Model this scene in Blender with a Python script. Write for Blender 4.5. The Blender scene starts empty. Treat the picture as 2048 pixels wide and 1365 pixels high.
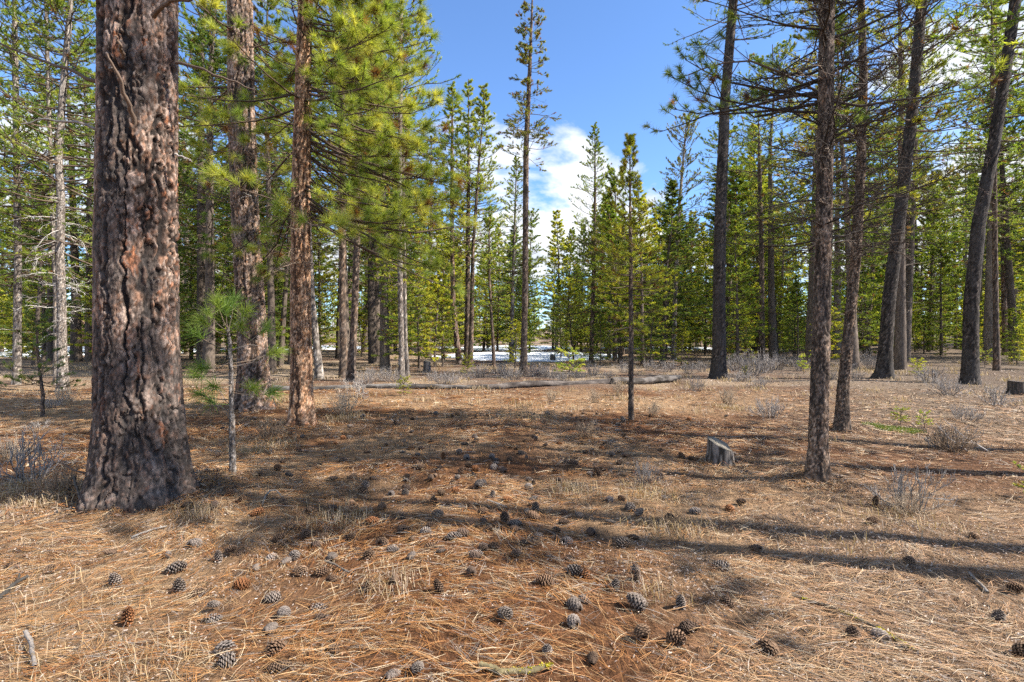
import bpy, math, random
import numpy as np
from mathutils import Vector

# ------------------------------------------------------------------ camera, sky, sun, exposure
sc = bpy.context.scene
COL = sc.collection
F, HOR, CX, HC = 1024.0, 682.5, 1024.0, 1.4          # focal length and horizon in photo pixels, eye height in metres
cam_d = bpy.data.cameras.new('camera'); cam = bpy.data.objects.new('camera', cam_d); COL.objects.link(cam)
cam_d.lens = 18.0; cam_d.sensor_width = 36.0; cam_d.clip_start = 0.05; cam_d.clip_end = 2000.0
cam.location = (0, 0, HC); cam.rotation_euler = (math.radians(90), 0, 0)
sc.camera = cam

SUN_EL = math.radians(43.0)
SUN_AZ = math.atan2(-0.22, 0.97)                     # direction towards the sun, measured from +X
sun_dir = Vector((math.cos(SUN_EL) * math.cos(SUN_AZ), math.cos(SUN_EL) * math.sin(SUN_AZ), math.sin(SUN_EL)))
world = bpy.data.worlds.new('World'); sc.world = world; world.use_nodes = True
def build_world():
    nt = world.node_tree; nt.nodes.clear(); N = nt.nodes.new; L = nt.links.new
    out = N('ShaderNodeOutputWorld'); bg = N('ShaderNodeBackground'); bg.inputs[1].default_value = 0.10
    sky = N('ShaderNodeTexSky'); sky.sky_type = 'NISHITA'; sky.sun_disc = False
    sky.sun_elevation = SUN_EL; sky.sun_rotation = math.radians(90) - SUN_AZ
    sky.altitude = 1300; sky.air_density = 1.0; sky.dust_density = 0.35; sky.ozone_density = 2.2
    tc = N('ShaderNodeTexCoord'); sep = N('ShaderNodeSeparateXYZ'); L(tc.outputs['Generated'], sep.inputs[0])
    zz = N('ShaderNodeMath'); zz.operation = 'MAXIMUM'; L(sep.outputs[2], zz.inputs[0]); zz.inputs[1].default_value = 0.0
    za = N('ShaderNodeMath'); za.operation = 'ADD'; L(zz.outputs[0], za.inputs[0]); za.inputs[1].default_value = 0.22
    dv = N('ShaderNodeVectorMath'); dv.operation = 'DIVIDE'; L(tc.outputs['Generated'], dv.inputs[0])
    cmb = N('ShaderNodeCombineXYZ'); L(za.outputs[0], cmb.inputs[0]); L(za.outputs[0], cmb.inputs[1]); cmb.inputs[2].default_value = 1.0
    L(cmb.outputs[0], dv.inputs[1])
    mp = N('ShaderNodeMapping'); mp.inputs['Location'].default_value = CLOUD_OFFSET; L(dv.outputs[0], mp.inputs['Vector'])
    def noise(scale, detail, rough, dist):
        n = N('ShaderNodeTexNoise'); n.inputs['Scale'].default_value = scale; n.inputs['Detail'].default_value = detail
        n.inputs['Roughness'].default_value = rough; n.inputs['Distortion'].default_value = dist
        L(mp.outputs[0], n.inputs['Vector']); return n
    n1 = noise(1.15, 10, 0.56, 0.35)
    ramp = N('ShaderNodeValToRGB'); L(n1.outputs[0], ramp.inputs[0])
    ramp.color_ramp.elements[0].position = 0.488; ramp.color_ramp.elements[0].color = (0, 0, 0, 1)
    ramp.color_ramp.elements[1].position = 0.55; ramp.color_ramp.elements[1].color = (1, 1, 1, 1)
    n2 = noise(3.2, 6, 0.6, 0.2)
    r2 = N('ShaderNodeValToRGB'); L(n2.outputs[0], r2.inputs[0])
    r2.color_ramp.elements[0].position = 0.3; r2.color_ramp.elements[0].color = (3.0, 3.35, 3.9, 1)
    r2.color_ramp.elements[1].position = 0.62; r2.color_ramp.elements[1].color = (5.6, 5.7, 5.8, 1)
    sat = N('ShaderNodeMix'); sat.data_type = 'RGBA'; sat.blend_type = 'MULTIPLY'; sat.inputs[0].default_value = 1.0
    L(sky.outputs[0], sat.inputs[6]); sat.inputs[7].default_value = SKY_TINT
    mix = N('ShaderNodeMix'); mix.data_type = 'RGBA'
    L(ramp.outputs[0], mix.inputs[0]); L(sat.outputs[2], mix.inputs[6]); L(r2.outputs[0], mix.inputs[7])
    L(mix.outputs[2], bg.inputs[0]); L(bg.outputs[0], out.inputs[0])
CLOUD_OFFSET = (11.7336, 12.8782, 2.4252)
SKY_TINT = (0.86, 1.05, 1.26, 1)
build_world()
sun_d = bpy.data.lights.new('sun', 'SUN'); sun_d.energy = 5.0; sun_d.angle = math.radians(0.6); sun_d.color = (1.0, 0.93, 0.82)
sun = bpy.data.objects.new('sun', sun_d); COL.objects.link(sun)
sun.rotation_euler = sun_dir.to_track_quat('Z', 'Y').to_euler()
vs = sc.view_settings; vs.view_transform = 'Standard'; vs.look = 'None'; vs.exposure = 1.34; vs.gamma = 1.0; vs.use_curve_mapping = False
cy = sc.cycles; cy.max_bounces = 4; cy.diffuse_bounces = 3; cy.glossy_bounces = 1; cy.transmission_bounces = 2; cy.use_light_tree = False; cy.use_adaptive_sampling = True; cy.adaptive_threshold = 0.012; cy.transparent_max_bounces = 4
cy.caustics_reflective = False; cy.caustics_refractive = False; cy.use_denoising = False

# ------------------------------------------------------------------ numeric helpers
rng = np.random.default_rng(11)
random.seed(11)
def sst(a, b, x):
    t = np.clip((np.asarray(x, float) - a) / (b - a), 0, 1); return t * t * (3 - 2 * t)
def ihash(x, y, z, s):
    with np.errstate(over='ignore'):
        h = (x.astype(np.uint32) * np.uint32(374761393)) ^ (y.astype(np.uint32) * np.uint32(668265263)) ^ (z.astype(np.uint32) * np.uint32(2246822519)) ^ np.uint32((s * 3266489917) & 0xffffffff)
        h = (h ^ (h >> np.uint32(15))) * np.uint32(2246822519); h = (h ^ (h >> np.uint32(13))) * np.uint32(3266489917)
        return h ^ (h >> np.uint32(16))
def u01(h): return h.astype(np.float64) / 4294967295.0
def vnoise(P, seed=0):
    P = np.asarray(P, float); b = np.floor(P); f = P - b; b = b.astype(np.int64); w = f * f * (3 - 2 * f); r = 0
    for dx in (0, 1):
        for dy in (0, 1):
            for dz in (0, 1):
                v = u01(ihash(b[:, 0] + dx, b[:, 1] + dy, b[:, 2] + dz, seed))
                r = r + v * (w[:, 0] if dx else 1 - w[:, 0]) * (w[:, 1] if dy else 1 - w[:, 1]) * (w[:, 2] if dz else 1 - w[:, 2])
    return r
def fbm(P, oct=4, seed=0):
    P = np.asarray(P, float); a, s, t = 0.5, 0, 0
    for i in range(oct):
        s = s + a * vnoise(P, seed + i * 17); t += a; a *= 0.5; P = P * 2.03
    return s / t
def worley(P, seed=0):
    b = np.floor(P).astype(np.int64); n = len(P); f1 = np.full(n, 9.0); f2 = np.full(n, 9.0); cid = np.zeros(n)
    for dx in (-1, 0, 1):
        for dy in (-1, 0, 1):
            for dz in (-1, 0, 1):
                c0, c1, c2 = b[:, 0] + dx, b[:, 1] + dy, b[:, 2] + dz
                h = ihash(c0, c1, c2, seed); h2 = ihash(c0, c1, c2, seed + 101); h3 = ihash(c0, c1, c2, seed + 202)
                d = (c0 + u01(h) - P[:, 0]) ** 2 + (c1 + u01(h2) - P[:, 1]) ** 2 + (c2 + u01(h3) - P[:, 2]) ** 2
                near = d < f1; f2 = np.where(near, f1, np.minimum(f2, d)); cid = np.where(near, u01(ihash(c2, c0, c1, seed + 303)), cid); f1 = np.where(near, d, f1)
    return np.sqrt(f1), np.sqrt(f2), cid
def norm(v): return v / np.maximum(np.linalg.norm(v, axis=-1, keepdims=True), 1e-9)
def lerp(a, b, t): return np.asarray(a) + (np.asarray(b) - np.asarray(a)) * t

# ------------------------------------------------------------------ ground height and pixel -> place
BIGX, BIGY = -3.24, 4.46
MOUNDS = [(3.02, 5.12, 0.05, 0.10), (5.06, 7.95, 0.05, 0.12), (-5.4, 10.7, 0.10, 0.7), (-3.47, 8.5, 0.07, 0.25)]
BASES = [(-3.24, 4.46, 0.42, 2600), (3.02, 5.12, 0.10, 700), (5.06, 7.95, 0.12, 450), (-5.4, 10.7, 0.34, 500), (-3.47, 8.5, 0.20, 600), (2.44, 5.87, 0.17, 420)]
def gz(x, y):
    x = np.asarray(x, float); y = np.asarray(y, float); shp = np.broadcast(x, y).shape
    x = np.broadcast_to(x, shp).ravel(); y = np.broadcast_to(y, shp).ravel()
    P = np.stack([x, y, np.zeros_like(x)], 1)
    z = (fbm(P * 0.45, 3, 5) - 0.5) * 0.16 * sst(1.0, 6.0, np.hypot(x, y)) + (fbm(P * 2.3, 3, 9) - 0.5) * 0.05
    z = z + 0.10 * np.exp(-((x - BIGX) ** 2 + (y - BIGY) ** 2) / 1.4)
    for tx, ty, th, tr in MOUNDS: z = z + th * np.exp(-((x - tx) ** 2 + (y - ty) ** 2) / tr)
    z = z + 0.012 * np.clip(y - 42, 0, 60) + 0.03 * np.clip(y - 95, 0, 400)
    z = z + 0.55 * sst(22, 60, y) * sst(0.35, 0.95, x / np.maximum(y, 1))
    return z.reshape(shp)
def gz1(x, y): return float(gz(np.array([x]), np.array([y]))[0])
def px2g(px, py):
    """place on the ground seen at a photo pixel"""
    dx, dz = (px - CX) / F, (HOR - py) / F; d = HC / max(-dz, 1e-3)
    
    t = np.linspace(0.6, 1.6, 60) * d if d < 30 else np.linspace(20, 220, 120); h = HC + dz * t - gz(dx * t, t); k = int(np.argmax(h < 0)) if (h < 0).any() else len(t) - 1
    if k > 0: d = t[k - 1] + (t[k] - t[k - 1]) * h[k - 1] / max(h[k - 1] - h[k], 1e-9)
    else: d = t[0]
    return dx * d, d
def zat(py, d): return HC + (HOR - py) / F * d
def xat(px, d): return (px - CX) / F * d

# ------------------------------------------------------------------ mesh building
class Geo:
    def __init__(s): s.V = []; s.Q = []; s.T = []; s.C = []; s.n = 0
    def add(s, V, Q=None, T=None, C=(0.5, 0.5, 0.5)):
        V = np.asarray(V, float).reshape(-1, 3)
        if Q is not None: s.Q.append(np.asarray(Q).reshape(-1, 4) + s.n)
        if T is not None: s.T.append(np.asarray(T).reshape(-1, 3) + s.n)
        C = np.asarray(C, float)
        if C.ndim == 1: C = np.tile(C, (len(V), 1))
        s.V.append(V); s.C.append(C); s.n += len(V); return s
    def mesh(s, name, mat, smooth=False):
        V = np.concatenate(s.V); C = np.concatenate(s.C)
        Q = np.concatenate(s.Q) if s.Q else np.zeros((0, 4), int); T = np.concatenate(s.T) if s.T else np.zeros((0, 3), int)
        me = bpy.data.meshes.new(name); me.vertices.add(len(V)); me.vertices.foreach_set('co', V.astype(np.float32).ravel())
        me.loops.add(Q.size + T.size); me.loops.foreach_set('vertex_index', np.concatenate([Q.ravel(), T.ravel()]).astype(np.int32))
        me.polygons.add(len(Q) + len(T))
        me.polygons.foreach_set('loop_start', np.concatenate([np.arange(len(Q)) * 4, len(Q) * 4 + np.arange(len(T)) * 3]).astype(np.int32))
        if smooth: me.polygons.foreach_set('use_smooth', np.ones(len(Q) + len(T), bool))
        me.update(calc_edges=True)
        a = me.color_attributes.new('Col', 'FLOAT_COLOR', 'POINT')
        a.data.foreach_set('color', np.concatenate([C, np.ones((len(C), 1))], 1).astype(np.float32).ravel())
        me.materials.append(mat); return me
def tag(o, label=None, cat=None, group=None, kind=None):
    if label: o['label'] = label
    if cat: o['category'] = cat
    if group: o['group'] = group
    if kind: o['kind'] = kind
    return o
def obj(name, me, parent=None, loc=(0, 0, 0), rot=(0, 0, 0), sc_=(1, 1, 1)):
    o = bpy.data.objects.new(name, me); COL.objects.link(o); o.location = loc; o.rotation_euler = rot; o.scale = sc_
    if parent is not None: o.parent = parent
    return o
def tubes(P, R, s=4, ref=(0, 0, 1), cap=False):
    """P (B,n,3), R (B,n): B tubes of s sides"""
    P = np.asarray(P, float); R = np.asarray(R, float); B, n, _ = P.shape
    t = norm(np.gradient(P, axis=1)); rf = np.broadcast_to(np.asarray(ref, float), t.shape).copy()
    bad = np.abs((t * rf).sum(-1)) > 0.96; rf[bad] = (0.9, 0.43, 0.1)
    u = norm(np.cross(t, rf)); v = np.cross(u, t); a = np.arange(s) * 2 * np.pi / s
    ring = P[:, :, None, :] + R[:, :, None, None] * (np.cos(a)[None, None, :, None] * u[:, :, None, :] + np.sin(a)[None, None, :, None] * v[:, :, None, :])
    k = np.arange(s); k2 = (k + 1) % s; i = np.arange(n - 1)[:, None] * s
    q = np.stack([i + k, i + k2, i + s + k2, i + s + k], -1).reshape(-1, 4)
    Q = (np.arange(B)[:, None, None] * n * s + q[None]).reshape(-1, 4)
    return ring.reshape(-1, 3), Q
def needles(r, S, D, L, K, t0, t1, nl, nw, fwd, droop, cols, seg=1):
    """K needle blades radiating from each twig S + D*L; cols (T,3) one colour for each twig"""
    T = len(S); n = T * K
    t = r.uniform(t0, t1, (T, K)); P = (S[:, None] + D[:, None] * (L[:, None] * t)[..., None]).reshape(n, 3)
    rad = norm(r.normal(size=(n, 3))); d = norm(np.repeat(D, K, 0) * fwd + rad * r.uniform(0.5, 1.0, (n, 1)))
    ln = nl * r.uniform(0.7, 1.15, (n, 1)); side = norm(np.cross(d, norm(r.normal(size=(n, 3))))) * nw * 0.5
    c = np.repeat(cols, K, 0) * r.uniform(0.8, 1.2, (n, 1))
    g = np.array([0, 0, -1.0])
    if seg == 1:
        V = np.stack([P - side, P + side, P + d * ln + g * droop * ln], 1); T_ = np.arange(n * 3).reshape(n, 3)
        return V.reshape(-1, 3), None, T_, np.repeat(c, 3, 0)
    m = P + d * ln * 0.5 + g * droop * ln * 0.2; e = P + d * ln * 0.97 + g * droop * ln
    V = np.stack([P - side * 0.8, P + side * 0.8, m + side, m - side, e], 1); b = np.arange(n)[:, None] * 5
    return V.reshape(-1, 3), b + np.array([[0, 1, 2, 3]]), b + np.array([[3, 2, 4]]), np.repeat(c, 5, 0)

# ------------------------------------------------------------------ materials
def new_mat(name):
    m = bpy.data.materials.new(name); m.use_nodes = True; nt = m.node_tree; nt.nodes.clear(); return m, nt, nt.nodes.new, nt.links.new
def mat_col(name, rough=0.85, spec=0.2, nscale=0, namp=0.25, bump=0.0, bscale=60, brough=0.6, objrand=0.0, transl=0.0, stretch=(1, 1, 1), sheen=0):
    """colour from the mesh's own colour layer, broken up by fine noise"""
    m, nt, N, L = new_mat(name)
    out = N('ShaderNodeOutputMaterial'); at = N('ShaderNodeAttribute'); at.attribute_name = 'Col'; c = at.outputs['Color']
    tc = N('ShaderNodeTexCoord'); mp = N('ShaderNodeMapping'); mp.inputs['Scale'].default_value = stretch; L(tc.outputs['Object'], mp.inputs[0])
    def vmul(c, val):
        h = N('ShaderNodeVectorMath'); h.operation = 'SCALE'; L(c, h.inputs[0]); L(val, h.inputs['Scale']); return h.outputs[0]
    def mrange(v, a, b):
        k = N('ShaderNodeMapRange'); L(v, k.inputs[0]); k.inputs['To Min'].default_value = a; k.inputs['To Max'].default_value = b; return k
    if nscale:
        n = N('ShaderNodeTexNoise'); n.inputs['Scale'].default_value = nscale; n.inputs['Detail'].default_value = 5; n.inputs['Roughness'].default_value = 0.65; L(mp.outputs[0], n.inputs['Vector'])
        k = mrange(n.outputs[0], 1 - namp, 1 + namp); k.inputs['From Min'].default_value = 0.3; k.inputs['From Max'].default_value = 0.7; c = vmul(c, k.outputs[0])
    if objrand:
        oi = N('ShaderNodeObjectInfo'); c = vmul(c, mrange(oi.outputs['Random'], 1 - objrand, 1 + objrand).outputs[0])
    if transl:
        d = N('ShaderNodeBsdfPrincipled'); t = N('ShaderNodeBsdfTranslucent'); mx = N('ShaderNodeMixShader'); mx.inputs[0].default_value = transl
        L(c, d.inputs['Base Color']); d.inputs['Roughness'].default_value = rough; d.inputs['Specular IOR Level'].default_value = spec
        tw = N('ShaderNodeMix'); tw.data_type = 'RGBA'; tw.blend_type = 'MULTIPLY'; tw.inputs[0].default_value = 1.0; L(c, tw.inputs[6]); tw.inputs[7].default_value = (1.25, 1.2, 0.55, 1)
        L(tw.outputs[2], t.inputs[0]); L(d.outputs[0], mx.inputs[1]); L(t.outputs[0], mx.inputs[2]); L(mx.outputs[0], out.inputs[0]); return m
    b = N('ShaderNodeBsdfPrincipled'); L(c, b.inputs['Base Color']); b.inputs['Roughness'].default_value = rough; b.inputs['Specular IOR Level'].default_value = spec
    if bump:
        n = N('ShaderNodeTexNoise'); n.inputs['Scale'].default_value = bscale; n.inputs['Detail'].default_value = 6; n.inputs['Roughness'].default_value = brough; L(mp.outputs[0], n.inputs['Vector'])
        bp = N('ShaderNodeBump'); bp.inputs['Strength'].default_value = bump; bp.inputs['Distance'].default_value = 0.02; L(n.outputs[0], bp.inputs['Height']); L(bp.outputs[0], b.inputs['Normal'])
    L(b.outputs[0], out.inputs[0]); return m
M_bark = mat_col('pine bark', 0.9, 0.15, nscale=38, namp=0.55, bump=0.7, bscale=55, stretch=(1, 1, 0.45))
M_bark_far = mat_col('distant pine bark', 0.9, 0.1, nscale=16, namp=0.6, objrand=0.25, stretch=(1, 1, 0.3))
M_wood = mat_col('limb wood', 0.85, 0.15, objrand=0.15)
M_needle = mat_col('pine needles', 0.5, 0.35, transl=0.5)
M_needle_far = mat_col('pine foliage', 0.6, 0.25, objrand=0.22, transl=0.5)
M_litter = mat_col('fallen needles', 0.6, 0.3)
M_grass = mat_col('dry grass', 0.7, 0.2, transl=0.25)
M_twig = mat_col('dry shrub twigs', 0.85, 0.15, objrand=0.15)
M_leaf = mat_col('green leaves', 0.5, 0.3, transl=0.3)
M_cone = mat_col('pine cone scales', 0.8, 0.2, objrand=0.3)
M_dead = mat_col('weathered wood', 0.85, 0.15, nscale=30, namp=0.4, bump=0.5, bscale=40, stretch=(1, 1, 0.2))
M_paint = mat_col('weathered paint', 0.6, 0.3, nscale=4, namp=0.2)
M_snow = mat_col('old snow', 0.6, 0.3, nscale=3, namp=0.06, bump=0.3, bscale=6)

def ground_material():
    m, nt, N, L = new_mat('forest floor')
    out = N('ShaderNodeOutputMaterial'); b = N('ShaderNodeBsdfPrincipled'); b.inputs['Roughness'].default_value = 0.95; b.inputs['Specular IOR Level'].default_value = 0.1
    at = N('ShaderNodeAttribute'); at.attribute_name = 'Col'; tc = N('ShaderNodeTexCoord')
    def noise(scale, det, stretch=None, dist=0.0):
        n = N('ShaderNodeTexNoise'); n.inputs['Scale'].default_value = scale; n.inputs['Detail'].default_value = det; n.inputs['Roughness'].default_value = 0.7; n.inputs['Distortion'].default_value = dist
        if stretch:
            mp = N('ShaderNodeMapping'); mp.inputs['Scale'].default_value = stretch[:3]; mp.inputs['Rotation'].default_value = (0, 0, stretch[3]); L(tc.outputs['Object'], mp.inputs[0]); L(mp.outputs[0], n.inputs['Vector'])
        else: L(tc.outputs['Object'], n.inputs['Vector'])
        return n.outputs[0]
    def ramp(v, lo, hi, a, b_):
        k = N('ShaderNodeMapRange'); L(v, k.inputs[0]); k.inputs[1].default_value = lo; k.inputs[2].default_value = hi; k.inputs[3].default_value = a; k.inputs[4].default_value = b_; return k.outputs[0]
    c = at.outputs['Color']
    for v in (ramp(noise(9, 8), 0.3, 0.7, 0.55, 1.45), ramp(noise(70, 4, (1, 0.12, 1, 0.7), 0.4), 0.35, 0.65, 0.6, 1.4), ramp(noise(90, 4, (0.12, 1, 1, 0.35), 0.4), 0.35, 0.65, 0.65, 1.35)):
        s = N('ShaderNodeVectorMath'); s.operation = 'SCALE'; L(c, s.inputs[0]); L(v, s.inputs['Scale']); c = s.outputs[0]
    L(c, b.inputs['Base Color'])
    bp = N('ShaderNodeBump'); bp.inputs['Strength'].default_value = 0.9; bp.inputs['Distance'].default_value = 0.05; L(noise(22, 8), bp.inputs['Height']); L(bp.outputs[0], b.inputs['Normal'])
    L(b.outputs[0], out.inputs[0]); return m
M_ground = ground_material()

# ------------------------------------------------------------------ the forest floor
def floor_colour(x, y):
    P = np.stack([x, y, np.zeros_like(x)], 1)
    n = fbm(P * 0.35, 4, 31); n2 = fbm(P * 1.4, 4, 37)
    orange = np.array([0.115, 0.053, 0.025]); straw = np.array([0.27, 0.18, 0.105]); grey = np.array([0.145, 0.112, 0.086]); pale = np.array([0.16, 0.105, 0.07])
    c = lerp(orange, straw, (sst(0.45, 0.65, n) * 0.8)[:, None])
    right = sst(0.15, 0.7, x / np.maximum(y, 0.5)) * sst(7, 3, y)
    c = lerp(c, pale, (right * 0.75)[:, None])
    mid = sst(8, 11, y) * sst(16, 13, y)
    c = lerp(c, straw * 1.1, (mid * 0.65 * sst(0.3, 0.5, n2))[:, None])  # straw litter, with the sunlit mid-ground strip painted in as brighter colour
    c = lerp(c, lerp(grey, np.array([0.25, 0.195, 0.14]), sst(0.4, 0.6, n)[:, None]), (sst(12, 19, y) * (0.35 + 0.6 * sst(0.35, 0.6, n2)))[:, None])
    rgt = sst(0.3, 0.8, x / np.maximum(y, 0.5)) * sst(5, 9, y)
    c = lerp(c, grey * 0.8, (rgt * 0.75)[:, None])  # shade over the right mid-ground painted into the floor as grey-brown
    return c
def build_ground():
    def axis(lo, hi, n, c, k):
        a, b = np.arcsinh((lo - c) / k), np.arcsinh((hi - c) / k); return c + k * np.sinh(np.linspace(a, b, n))
    xs = axis(-420, 420, 230, 0, 4.0); ys = axis(-90, 520, 230, 5, 4.0)
    X, Y = np.meshgrid(xs, ys); Z = gz(X, Y); n, m = X.shape
    i = (np.arange(n - 1)[:, None] * m + np.arange(m - 1)[None]).ravel(); Q = np.stack([i, i + 1, i + m + 1, i + m], 1)
    g = Geo().add(np.stack([X.ravel(), Y.ravel(), Z.ravel()], 1), Q, C=floor_colour(X.ravel(), Y.ravel()))
    tag(obj('ground', g.mesh('ground', M_ground, True)), 'pine forest floor of soil and rusty needle duff', 'ground', kind='structure')
build_ground()

def build_litter():
    r = np.random.default_rng(3); g = Geo()
    orange = np.array([[0.35, 0.16, 0.050], [0.25, 0.10, 0.034], [0.41, 0.25, 0.115], [0.48, 0.375, 0.245], [0.25, 0.215, 0.185], [0.075, 0.04, 0.024], [0.32, 0.17, 0.068]])
    for (y0, y1, dens, ln, w) in ((1.9, 3.4, 4300, 0.16, 0.0016), (3.4, 5.2, 2300, 0.165, 0.0022), (5.2, 9.0, 1050, 0.18, 0.0042), (9.0, 15.0, 260, 0.19, 0.0075)):
        A = 1.06 * (y1 * y1 - y0 * y0) + (y1 - y0); n = int(A * dens); nb = n // 2
        y = np.sqrt(r.uniform(y0 * y0, y1 * y1, nb)); x = r.uniform(-1, 1, nb) * (1.06 * y + 0.5)
        P0 = np.stack([x, y, np.zeros(nb)], 1)
        # needles lie roughly along slow swirls, with plenty of strays
        flow = fbm(P0 * 0.5, 3, 71) * 7.0 + 0.5 - sst(-0.2, -0.8, x / y) * 1.2
        ang = np.where(r.random(nb) < 0.62, flow + r.normal(0, 0.45, nb), r.uniform(0, 2 * np.pi, nb))
        keep = r.random(nb) < np.clip(0.42 + 1.8 * (fbm(P0 * 1.1, 3, 77) - 0.40) + 1.5 * (fbm(P0 * 5, 2, 78) - .5), 0.08, 1)
        x, y, ang = x[keep], y[keep], ang[keep]; nb = len(x)
        ci = r.choice(7, nb, p=[0.21, 0.19, 0.14, 0.12, 0.10, 0.14, 0.10]); col0 = orange[ci]
        pale = sst(0.1, 0.8, x / y) * 0.3; col0 = lerp(col0, np.array([0.50, 0.385, 0.265]), pale[:, None])
        h0 = r.random(nb) ** 1.5 * 0.028
        for k in range(2):
            a = ang + r.normal(0, 0.13, nb) * (k > 0); l = ln * r.uniform(0.55, 1.1, nb); bend = r.normal(0, 0.22, nb)
            ns = 3 if y1 < 5.3 else 2; pts = []; px_, py_ = x - np.cos(a) * l * 0.5, y - np.sin(a) * l * 0.5
            lift = r.normal(0, 0.012, nb) + (r.random(nb) < 0.05) * r.uniform(0, 0.05, nb)
            for q_ in range(ns + 1):
                hh = gz(px_, py_) + 0.003 + h0 + np.abs(lift) * q_ / ns
                pts.append(np.stack([px_, py_, hh], 1)); aa = a + bend * (q_ - 1); px_ = px_ + np.cos(aa) * l / ns; py_ = py_ + np.sin(aa) * l / ns
            P = np.stack(pts, 1); d = norm(P[:, -1] - P[:, 0]); sd = np.stack([-d[:, 1], d[:, 0], r.normal(0, 0.35, nb)], 1) * (w * 0.5)
            wk = np.array([0.7, 1, 0.9, 0.35]) if ns == 3 else np.array([0.8, 1, 0.4]); m_ = 2 * (ns + 1)
            V = np.stack([P - sd[:, None] * wk[None, :, None], P + sd[:, None] * wk[None, :, None]], 2).reshape(-1, 3)
            q = np.array([[2 * j, 2 * j + 1, 2 * j + 3, 2 * j + 2] for j in range(ns)]); Q = (np.arange(nb)[:, None, None] * m_ + q).reshape(-1, 4)
            c = col0 * r.uniform(0.6, 1.3, (nb, 1)); g.add(V, Q, C=np.repeat(c, m_, 0))
    # needles heaped against the trunks
    for bx, by, br, n in BASES:
        a = r.random(n) * 6.283; q = br * 0.9 + np.abs(r.normal(0, 0.16, n)); x = bx + q * np.cos(a); y = by + q * np.sin(a); z = gz(x, y) + np.abs(r.normal(0, 0.03, n)) * np.exp(-(q - br * .9) / 0.12) + 0.004
        aa = a + 1.57 + r.normal(0, 0.7, n); l = r.uniform(0.05, 0.17, n); d = np.stack([np.cos(aa), np.sin(aa), r.normal(0, 0.25, n)], 1) * l[:, None]; p = np.stack([x, y, z], 1); w = np.stack([-np.sin(aa), np.cos(aa), r.normal(0, .4, n)], 1) * (0.0009 + 0.0003 * by)
        V = np.stack([p - d / 2 - w, p - d / 2 + w, p + d / 2 + w * .4, p + d / 2 - w * .4], 1).reshape(-1, 3); g.add(V, np.arange(n * 4).reshape(n, 4), C=np.repeat(orange[r.choice(7, n)] * r.uniform(.6, 1.1, (n, 1)), 4, 0))
    tag(obj('needle_litter', g.mesh('needle_litter', M_litter)), 'rusty fallen pine needles carpeting the forest floor', 'pine needles', kind='stuff')
    # small flakes of bark and broken pale chaff
    g = Geo()
    for (y0, y1, dens, s) in ((1.9, 4.0, 2300, 0.007), (4.0, 9.0, 420, 0.009), (9.0, 24.0, 40, 0.022)):
        A = 1.06 * (y1 * y1 - y0 * y0) + (y1 - y0); n = int(A * dens)
        y = np.sqrt(r.uniform(y0 * y0, y1 * y1, n)); x = r.uniform(-1, 1, n) * (1.06 * y + 0.5)
        P0 = np.stack([x, y, np.zeros(n)], 1); k = r.random(n) < np.clip((fbm(P0 * 1.3, 3, 91) - 0.36) * 3 + sst(0.0, 0.5, x / y) * 0.4, 0.05, 1)
        x, y = x[k], y[k]; n = len(x); c = np.stack([x, y, gz(x, y) + r.random(n) * 0.02 + 0.004], 1)
        a = norm(r.normal(size=(n, 3)) * np.array([1, 1, 0.35])); b = norm(np.cross(a, norm(r.normal(size=(n, 3)))))
        a = a * (s * r.uniform(0.6, 2.2, (n, 1))); b = b * (s * r.uniform(0.25, 0.6, (n, 1)))
        V = np.stack([c - a - b * .4, c - b, c + a, c + b], 1).reshape(-1, 3)
        pal = np.array([[0.36, 0.29, 0.24], [0.29, 0.225, 0.18], [0.24, 0.13, 0.07], [0.43, 0.36, 0.30], [0.08, 0.05, 0.034]])[r.choice(5, n, p=[.26, .26, .22, .10, .16])]
        g.add(V, np.arange(n * 4).reshape(n, 4), C=np.repeat(pal * r.uniform(0.8, 1.15, (n, 1)), 4, 0))
    for bx, by, br, n in BASES:
        n = n // 2; a = r.random(n) * 6.283; q = br * 0.95 + np.abs(r.normal(0, 0.3, n)); c = np.stack([bx + q * np.cos(a), by + q * np.sin(a), a * 0], 1); c[:, 2] = gz(c[:, 0], c[:, 1]) + r.random(n) * 0.025 + .004
        u = norm(r.normal(size=(n, 3)) * np.array([1, 1, 0.4])); b = norm(np.cross(u, norm(r.normal(size=(n, 3))))); u = u * (0.014 * r.uniform(.5, 2, (n, 1))); b = b * (0.009 * r.uniform(.4, 1.3, (n, 1)))
        g.add(np.stack([c - u - b * .4, c - b, c + u, c + b], 1).reshape(-1, 3), np.arange(n * 4).reshape(n, 4), C=np.repeat(np.array([[0.22, 0.14, 0.095], [0.12, 0.085, 0.065], [0.28, 0.17, 0.1], [0.05, 0.042, 0.036]])[r.choice(4, n)] * r.uniform(.7, 1.2, (n, 1)), 4, 0))
    tag(obj('bark_chaff', g.mesh('bark_chaff', M_litter)), 'pale flakes of bark and chaff strewn over the needles', 'litter', kind='stuff')
build_litter()

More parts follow.
